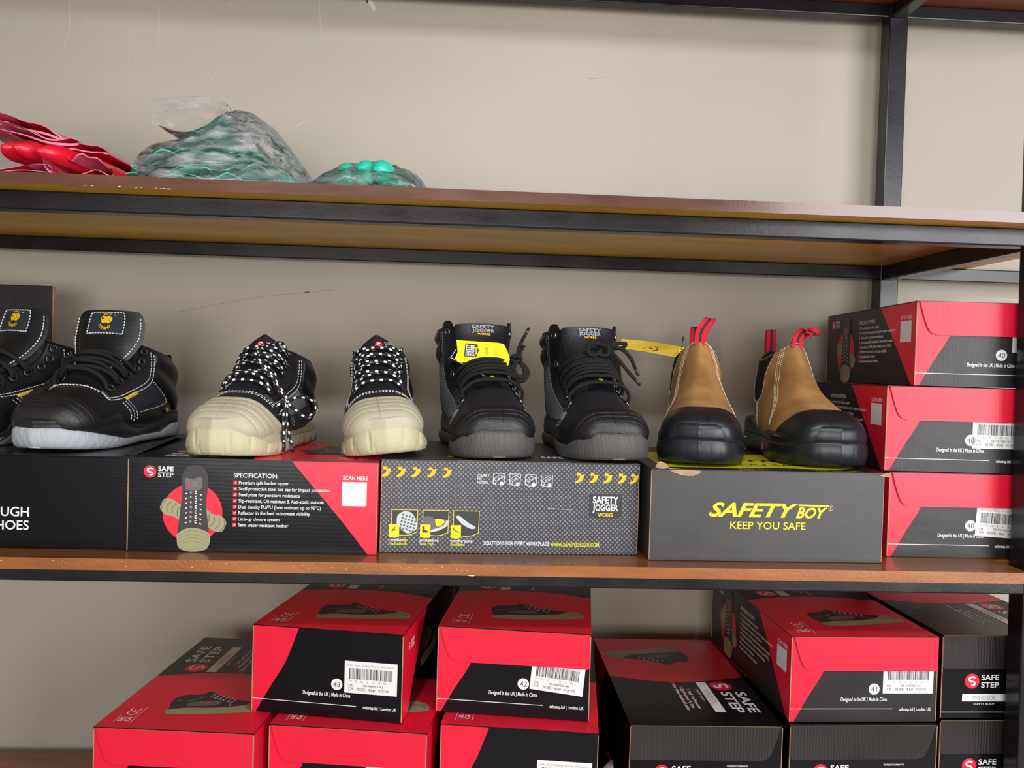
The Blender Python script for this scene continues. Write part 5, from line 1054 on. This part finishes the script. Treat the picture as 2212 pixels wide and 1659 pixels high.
q.rect(p, 0.0052, -0.0182, 0.0165, -0.0152, 'yellow_ink', 2); q.text(p, 'WORKS', 0.0107, -0.0178, 0.0022, 'charcoal_print', 3, align='c', width=0.0095)
p.build('tag_logo', t)
p = MB(); q = F.sub(0.0465, -0.0215, 88); q.text(p, 'DAKAR', 0.0, 0.0, 0.0042, 'dark_ink', 1, width=0.0125); p.build('tag_text', t)
p = MB(); q = F.sub(0.0570, -0.0240, 88); q.line(p, [(0, 0), (0.014, 0)], 0.0003, 'dark_ink', 1); q.line(p, [(0, -0.0025), (0.010, -0.0025)], 0.0003, 'dark_ink', 1); p.build('tag_lines', t)
t, A, n = card('hang_tag', [(1.03*x, 1.1580+0.5*z, 1.03*z) for x, z in ((-0.0285, 0.0110), (-0.0200, 0.0260), (0.0390, 0.0050), (0.0300, -0.0185))], 0.0010, 'black_print', 'small black card tag with a pale rim, below the bright yellow hang tag', 'tag', rim='white_ink')
u = (A[3]-A[0]); u /= np.linalg.norm(u); F = Face(A[0], u, np.cross(n, u)); p = MB()
F.line(p, [(0.0006, 0.0006), (0.064, 0.0006)], 0.0007, 'white_ink', 1); F.line(p, [(0.0006, 0.0006), (0.0006, 0.016)], 0.0007, 'white_ink', 1); p.build('pale_rim', t)
p = MB()
for i, (s_, c_) in enumerate((('T', 'yellow_ink'), ('Nc', 'white_ink'), ('CON', 'white_ink'), ('DRY', 'white_ink'))): q = F.sub(0.020+0.0048*i, 0.0035, 88); q.text(p, s_, 0, 0, 0.0032, c_, 1, bold=0.02)
p.build('tag_text', t)
# yellow paper strip on the tan boot
t, A, n = card('size_tag', [(0.2424, 1.285, 0.0508), (0.2365, 1.285, 0.0385), (0.2375, 1.285, 0.0365), (0.285, 1.287, 0.0310), (0.3338, 1.285, 0.0229), (0.3423, 1.285, 0.0407), (0.290, 1.283, 0.0478)], 0.0006, 'tag_amber', 'long amber paper strip with a handwritten mark, tied to the left tan boot', 'tag')
u = (A[4]-A[1]); u /= np.linalg.norm(u); F = Face(A[1], u, np.cross(n, u)) if np.cross(n, u)[2] > 0 else Face(A[1], u, -np.cross(n, u)); p = MB()
ink = lambda pts, w=0.0016: F.line(p, pts, w, 'dark_ink', 1)
F.n = n
ink([(0.0405, 0.0040), (0.0475, 0.0105)], 0.0006); ink([(0.0520, 0.0110), (0.0500, 0.0072)], 0.0017); ink([(0.0500, 0.0072), (0.0560, 0.0066)], 0.0017)
ink([(0.0575, 0.0110), (0.0640, 0.0100)], 0.0017); ink([(0.0640, 0.0100), (0.0625, 0.0052)], 0.0017); ink([(0.0560, 0.0035), (0.0625, 0.0052)], 0.0012)
p.build('handwritten_mark', t)
b = MB(); o = np.array(t.location); S3 = spline([(0.3400, 1.285, 0.0400), (0.3395, 1.283, 0.0200), (0.3320, 1.280, -0.0080), (0.3245, 1.278, -0.0350)], 16)+np.array([0, 0, Z0])-o
W3 = np.array([0.0052, 0.0, 0.0]); T3 = np.array([0, 0.0004, 0]); b.grid(np.stack([S3-W3-T3, S3+W3*0.6-T3], 1), 'hang_tag_yellow'); b.grid(np.stack([S3-W3+T3, S3+W3*0.6+T3], 1), 'hang_tag_yellow'); b.build('folded_end', t, label='bright yellow folded end of the strip')
b = MB(); tube(b, spline([np.array([0.3390, 1.283, 0.036+Z0])-o, np.array([0.3400, 1.280, 0.050+Z0])-o, np.array([0.3430, 1.290, 0.058+Z0])-o, np.array([0.3440, 1.300, 0.050+Z0])-o], 16), 0.0006, 'black_metal', n=6); b.build('plastic_tie', t)

# ------------------------------------------------------------------ rubber gloves on the upper board
mat('red_rubber', (0.70, 0.008, 0.030), 0.30, 0.5, bump=0.05, bscale=120)
mat('pink_lining', (0.78, 0.20, 0.30), 0.7, 0.3)
mat('green_rubber', (0.02, 0.52, 0.34), 0.32, 0.5, bump=0.06, bscale=140)
mat('pale_green_lining', (0.10, 0.58, 0.42), 0.6, 0.3)
def film(name, haze, rough, tint, bump=0.5, bsc=30):
    m = bpy.data.materials.new(name); m.use_nodes = True; nt = m.node_tree; N = nt.nodes; L = nt.links
    out = N['Material Output']; N.remove(N['Principled BSDF'])
    tr = N.new('ShaderNodeBsdfTransparent'); tr.inputs[0].default_value = (*tint, 1)
    gl = N.new('ShaderNodeBsdfGlossy'); gl.inputs['Roughness'].default_value = rough; gl.inputs[0].default_value = (0.95, 0.96, 1, 1)
    df = N.new('ShaderNodeBsdfDiffuse'); df.inputs[0].default_value = (0.93, 0.91, 0.94, 1)
    tl = N.new('ShaderNodeBsdfTranslucent'); tl.inputs[0].default_value = (0.75, 0.74, 0.77, 1)
    dd = N.new('ShaderNodeMixShader'); dd.inputs[0].default_value = 0.30; L.new(df.outputs[0], dd.inputs[1]); L.new(tl.outputs[0], dd.inputs[2])
    tc = N.new('ShaderNodeTexCoord'); hz = N.new('ShaderNodeTexNoise'); hz.inputs['Scale'].default_value = 26; hz.inputs['Detail'].default_value = 5; hz.inputs['Distortion'].default_value = 1.0; hm = N.new('ShaderNodeMapping'); hm.inputs['Rotation'].default_value = (0, 0.75, 0); hm.inputs['Scale'].default_value = (0.7, 1.0, 2.6); L.new(tc.outputs['Object'], hm.inputs[0]); L.new(hm.outputs[0], hz.inputs['Vector'])
    rp = N.new('ShaderNodeMapRange'); rp.inputs[1].default_value = 0.38; rp.inputs[2].default_value = 0.70; rp.inputs[3].default_value = haze*0.12; rp.inputs[4].default_value = min(1, haze*1.9); L.new(hz.outputs[0], rp.inputs[0])
    a = N.new('ShaderNodeMixShader'); L.new(rp.outputs[0], a.inputs[0]); L.new(tr.outputs[0], a.inputs[1]); L.new(dd.outputs[0], a.inputs[2])
    fr = N.new('ShaderNodeFresnel'); fr.inputs[0].default_value = 1.28
    b = N.new('ShaderNodeMixShader'); L.new(fr.outputs[0], b.inputs[0]); L.new(a.outputs[0], b.inputs[1]); L.new(gl.outputs[0], b.inputs[2])
    no = N.new('ShaderNodeTexNoise'); no.inputs['Scale'].default_value = bsc; no.inputs['Detail'].default_value = 4; L.new(tc.outputs['Object'], no.inputs['Vector'])
    bp = N.new('ShaderNodeBump'); bp.inputs['Strength'].default_value = bump; bp.inputs['Distance'].default_value = 0.02; L.new(no.outputs[0], bp.inputs['Height'])
    L.new(bp.outputs[0], fr.inputs['Normal']); L.new(bp.outputs[0], gl.inputs['Normal']); L.new(b.outputs[0], out.inputs[0]); MATS[name] = m; return m
film('clear_film', 0.12, 0.09, (1, 1, 1), 0.35, 60); film('hazy_film', 0.25, 0.12, (1, 1, 1), 0.5, 60)
def glove(label, x, y, z, rz, w, h, L, outer, inner, seed, slope=0.0, wave=0.004, mouth=1.0, fingers=True, fr=0.010, group=None, curl=0.0, tip=1.0, lift=0.0, only=(0, 1, 2, 3)):
    """flat rubber glove; its cuff mouth faces the viewer at local y=0, fingers lie at the far end"""
    rnd = random.Random(seed); t = empty('rubber_glove', (x, y, z), rz); tag(t, label, 'glove', group)
    ph = [rnd.uniform(0, 6.28) for _ in range(6)]; kx = rnd.uniform(1.6, 2.6)
    na, ny = 56, 26; a = np.linspace(0, 2*np.pi, na, endpoint=False)[None, :]; v = np.linspace(0, 1, ny)[:, None]
    ww = w/2*(1-0.16*v); fade = (1-v)**1.2
    hh = h/2*(0.55+0.45*mouth*fade)*(1+0.45*np.sin(3*a+ph[0])*fade)
    X = ww*np.sign(np.cos(a))*np.abs(np.cos(a))**0.8; xr = X/(w/2)
    zc = wave*(np.sin(kx*2.2*xr+ph[1])+0.6*np.sin(kx*4.7*xr+ph[2]))*(0.35+0.65*fade)
    Zc = h*0.55+hh*np.sin(a)+zc*(1+0.5*np.sin(a))-slope*X+wave*1.6+lift*v
    Y = v*L*0.62+0.004*np.sin(5*a+ph[3])*fade
    G = np.stack([X+0*v, Y+0*a, np.maximum(Zc, zg-z+0.0006)], -1); c = G.mean(1, keepdims=True)
    b = MB(); b.grid(G, outer, True, close_v=True)
    tipc = []; end = G[-1]
    if fingers:
        b.add(end, [tuple(range(na))], outer)
        for i in only:
            x0 = (-0.36+0.24*i)*w*0.84; ln = L*(0.34, 0.38, 0.36, 0.29)[i]*tip; z0_ = h*0.55-slope*x0+wave*1.6+lift
            P = spline([(x0*0.9, L*0.55, z0_), (x0, L*0.64, z0_), (x0*1.08+0.004*math.sin(ph[4]+i), L*0.62+ln*0.6, z0_+0.003+curl*0.5), (x0*1.1, L*0.62+ln, z0_+0.002+curl)], 16)
            r = fr*np.array([1.0]*12+[0.97, 0.86, 0.62, 0.2]); tube(b, P, r, outer, n=12)
        P = spline([(w*0.34, L*0.38, h*0.55+wave-slope*w*0.34), (w*0.50, L*0.50, h*0.6+wave-slope*w*0.5), (w*0.54, L*0.62, h*0.6+wave-slope*w*0.5)], 14); tube(b, P, fr*1.05*np.array([1.1]*10+[1, 0.88, 0.64, 0.2]), outer, n=12)
    b.build('glove_body', t)
    b = MB(); I = c+(G-c)*np.array([0.985, 1, 0.86])+np.array([0, 0.0004, 0]); I[:, :, 1] = G[:, :, 1]+0.0003; I[..., 2] = np.maximum(I[..., 2], zg-z+0.0010)
    b.grid(I[:14], inner, True, close_v=True, flip=True); R_ = np.stack([G[0], I[0]]); R_[:, :, 1] -= 0.0002; b.grid(R_, inner, True, close_v=True, flip=True); b.build('lining', t, label='paler inner lining')
    return t
zg = zA+0.0010; pi = math.pi; gr = 'red gloves in the left pile'
lab = 'red rubber glove '
glove(lab+'at the bottom left of the pile, pale pink mouth open wide', -0.635, 1.040, zg, 0.06, 0.21, 0.015, 0.30, 'red_rubber', 'pink_lining', 3, slope=0.03, wave=0.0045, mouth=1.3, group=gr)
glove(lab+'at the bottom right of the pile, cuff folded into a loop', -0.500, 1.046, zg, -0.10, 0.095, 0.024, 0.30, 'red_rubber', 'pink_lining', 8, slope=0.05, wave=0.004, mouth=1.3, group=gr)
glove(lab+'with shiny finger tips towards the viewer, mid pile', -0.470, 1.285, zg+0.026, pi-0.42, 0.12, 0.014, 0.275, 'red_rubber', 'pink_lining', 5, slope=-0.14, wave=0.001, fr=0.0118, group=gr)
glove(lab+'lying above the finger tips, cuff folded double', -0.600, 1.056, zg+0.056, 0.02, 0.19, 0.011, 0.29, 'red_rubber', 'pink_lining', 11, slope=0.24, wave=0.004, mouth=1.2, group=gr)
glove(lab+'with a narrow wavy cuff, second from the top', -0.545, 1.066, zg+0.044, -0.05, 0.15, 0.010, 0.29, 'red_rubber', 'pink_lining', 14, slope=0.22, wave=0.003, mouth=1.2, group=gr)
glove(lab+'on top of the pile under the clear film', -0.630, 1.072, zg+0.076, 0.05, 0.20, 0.010, 0.29, 'red_rubber', 'pink_lining', 17, slope=0.27, wave=0.003, mouth=1.0, group=gr)
glove(lab+'at the back, one dark finger raised by the clear bag', -0.545, 1.30, zg+0.026, pi+0.55, 0.09, 0.012, 0.20, 'red_rubber', 'pink_lining', 21, slope=0.1, wave=0.002, fr=0.011, curl=0.022, group=gr, only=(0,))
gg = 'green gloves in the big clear bag'
lab = 'green rubber glove '
spec = [(-0.405, 1.075, 0.000, 0.10, 'lowest in the big clear bag, at its left front corner'), (-0.325, 1.070, 0.000, -0.12, 'lowest in the middle of the big clear bag'), (-0.385, 1.082, 0.013, 0.04, 'second layer on the left in the big clear bag'), (-0.335, 1.078, 0.015, -0.10, 'second layer on the right in the big clear bag'),
        (-0.380, 1.088, 0.028, 0.08, 'third layer on the left in the big clear bag'), (-0.340, 1.085, 0.032, -0.06, 'third layer on the right in the big clear bag, wavy edge'), (-0.372, 1.100, 0.042, 0.0, 'fourth layer in the big clear bag'), (-0.360, 1.110, 0.053, 0.03, 'topmost in the big clear bag, dimmed by the film')]
for i, (x, y, dz, rz, tx) in enumerate(spec): glove(lab+tx, x, y, zg+dz, rz, 0.125, 0.011, 0.27, 'green_rubber', 'pale_green_lining', 40+i, slope=0.04*(-1)**i, wave=0.0028, mouth=1.3, group=gg, fr=0.008)
gs = 'green gloves in the small clear bag'
for i, (x, y, dz, rz, w_, tx, on) in enumerate([(-0.140, 1.050, 0.000, 0.05, 0.105, 'flat at the bottom of the small clear bag', (0, 1, 2, 3)), (-0.150, 1.220, 0.014, pi+0.08, 0.100, 'with plump finger tips at the left of the small clear bag', (2, 3)), (-0.118, 1.215, 0.016, pi-0.10, 0.100, 'with plump finger tips at the right of the small clear bag', (1, 2))]):
    glove(lab+tx, x, y, zg+dz, rz, w_, 0.012, 0.18, 'green_rubber', 'pale_green_lining', 60+i, wave=0.002, fr=0.0155 if i else 0.007, group=gs, only=on)

# ------------------------------------------------------------------ clear bags
def crumple(P, amp, seed, k=1.0):
    r = np.random.RandomState(seed); o = np.zeros(P.shape[:2])
    for i in range(16):
        d = r.normal(size=3); d /= np.linalg.norm(d); f = k*(25+r.rand()*150); o += (1-2*np.abs(np.sin((P@d)*f+r.rand()*6.28)))*(40/f)
    return amp*o/2.2
def bag(label, prof, y0, y1, seed, mname, amp=0.004, nm='plastic_bag', nu=90, nv=46, group=None, lean=0.03, zb=None):
    """thin bag around its contents: outline = list of (x, height above the board)"""
    X = np.array([p[0] for p in prof]); H = np.array([p[1] for p in prof]); xs = np.linspace(X[0], X[-1], nu); hs = np.interp(xs, X, H)
    cx, t = (X[0]+X[-1])/2, empty(nm, ((X[0]+X[-1])/2, (y0+y1)/2, zg if zb is None else zb)); tag(t, label, 'plastic bag', group); b = MB(); cy = (y0+y1)/2
    for sgn in (-1, 1):
        v = np.linspace(0, 1, nv)[None, :]; e = (1-np.abs(2*np.linspace(0, 1, nu)-1)**4)[:, None]
        Z = hs[:, None]*v; D = (y1-y0)/2*np.sqrt(np.clip(1-v**2.4, 0, 1))*(0.25+0.75*e)
        P = np.stack([np.broadcast_to((xs-cx)[:, None], Z.shape), sgn*D+lean*v*0.5+0*Z, Z], -1)
        c = crumple(P, amp, seed+sgn); c2 = crumple(P, amp*0.7, seed+9+sgn); w = np.clip(v*6, 0, 1)*np.clip((1-v)*8, 0, 1)
        P = P+np.stack([c2*w*0.6, c*w-amp*0.8*sgn*0, c2*w*0.8], -1); P[..., 2] = np.clip(P[..., 2], 0.0006, None)
        b.grid(P, mname, False, flip=sgn > 0)
    b.build('bag_film', t); return t, cx, cy
BX = [(-0.482, 0.012), (-0.476, 0.055), (-0.456, 0.084), (-0.432, 0.090), (-0.395, 0.094), (-0.362, 0.112), (-0.338, 0.142), (-0.322, 0.140), (-0.300, 0.126), (-0.288, 0.112), (-0.262, 0.080), (-0.238, 0.046), (-0.222, 0.022), (-0.212, 0.004)]
t, cx, cy = bag('large clear plastic bag of green gloves with its mouth gaping open on top', BX, 1.045, 1.37, 5, 'hazy_film', 0.0055)
# the gaping mouth: a loop of film standing above the gloves
b = MB(); na, nv = 60, 22; a = np.linspace(0, 2*np.pi, na)[:, None]; v = np.linspace(0, 1, nv)[None, :]
mx, mz = -0.393-cx, 0.121; rx, rz = 0.052*(1-0.25*v), 0.027*(1+0.10*np.sin(3*a))*(1-0.35*v)
P = np.stack([mx+rx*np.cos(a)+0.035*v, -0.075+0.16*v+0.012*np.sin(2*a)*(1-v), mz+rz*np.sin(a)+0.006*np.cos(a)-0.022*v], -1)
P = P+crumple(P, 0.0028, 77)[..., None]*np.array([0.5, 0.4, 1.0]); b.grid(P, 'clear_film', False)
rim = P[:, 0]; c0 = rim.mean(0); w = np.linspace(1.0, 0.66, 8)[None, :, None]; Q = c0+(rim[:, None]-c0)*w+np.array([0.004, 0.02, -0.002])*(1-w)/0.34
Q = Q+crumple(Q, 0.0022, 31)[..., None]*np.array([0.4, 1.0, 0.6]); b.grid(Q, 'hazy_film', False); b.build('bag_mouth', t)
BS = [(-0.262, 0.004), (-0.235, 0.016), (-0.206, 0.026), (-0.176, 0.050), (-0.140, 0.058), (-0.110, 0.054), (-0.090, 0.050), (-0.078, 0.040), (-0.066, 0.022), (-0.050, 0.004)]
bag('small clear plastic bag of green gloves beside the large one', BS, 1.020, 1.24, 15, 'clear_film', 0.0045, nu=70, nv=34)
# film over the red gloves
RX = [(-0.80, 0.150), (-0.70, 0.135), (-0.62, 0.112), (-0.575, 0.090), (-0.535, 0.070), (-0.50, 0.056), (-0.478, 0.066), (-0.462, 0.040), (-0.455, 0.006)]
bag('clear plastic film lying over the pile of red gloves', RX, 1.13, 1.38, 25, 'clear_film', 0.0022, nm='plastic_bag', nu=60, nv=34)
bag('crumpled pale plastic wedged beside the black-ended box with a printed lid', [(0.1855, 0.03), (0.1885, 0.130), (0.198, 0.160), (0.210, 0.172), (0.219, 0.130), (0.2235, 0.02)], 1.062, 1.115, 35, 'hazy_film', 0.003, nu=30, nv=34, lean=0.0, zb=zC+0.001)
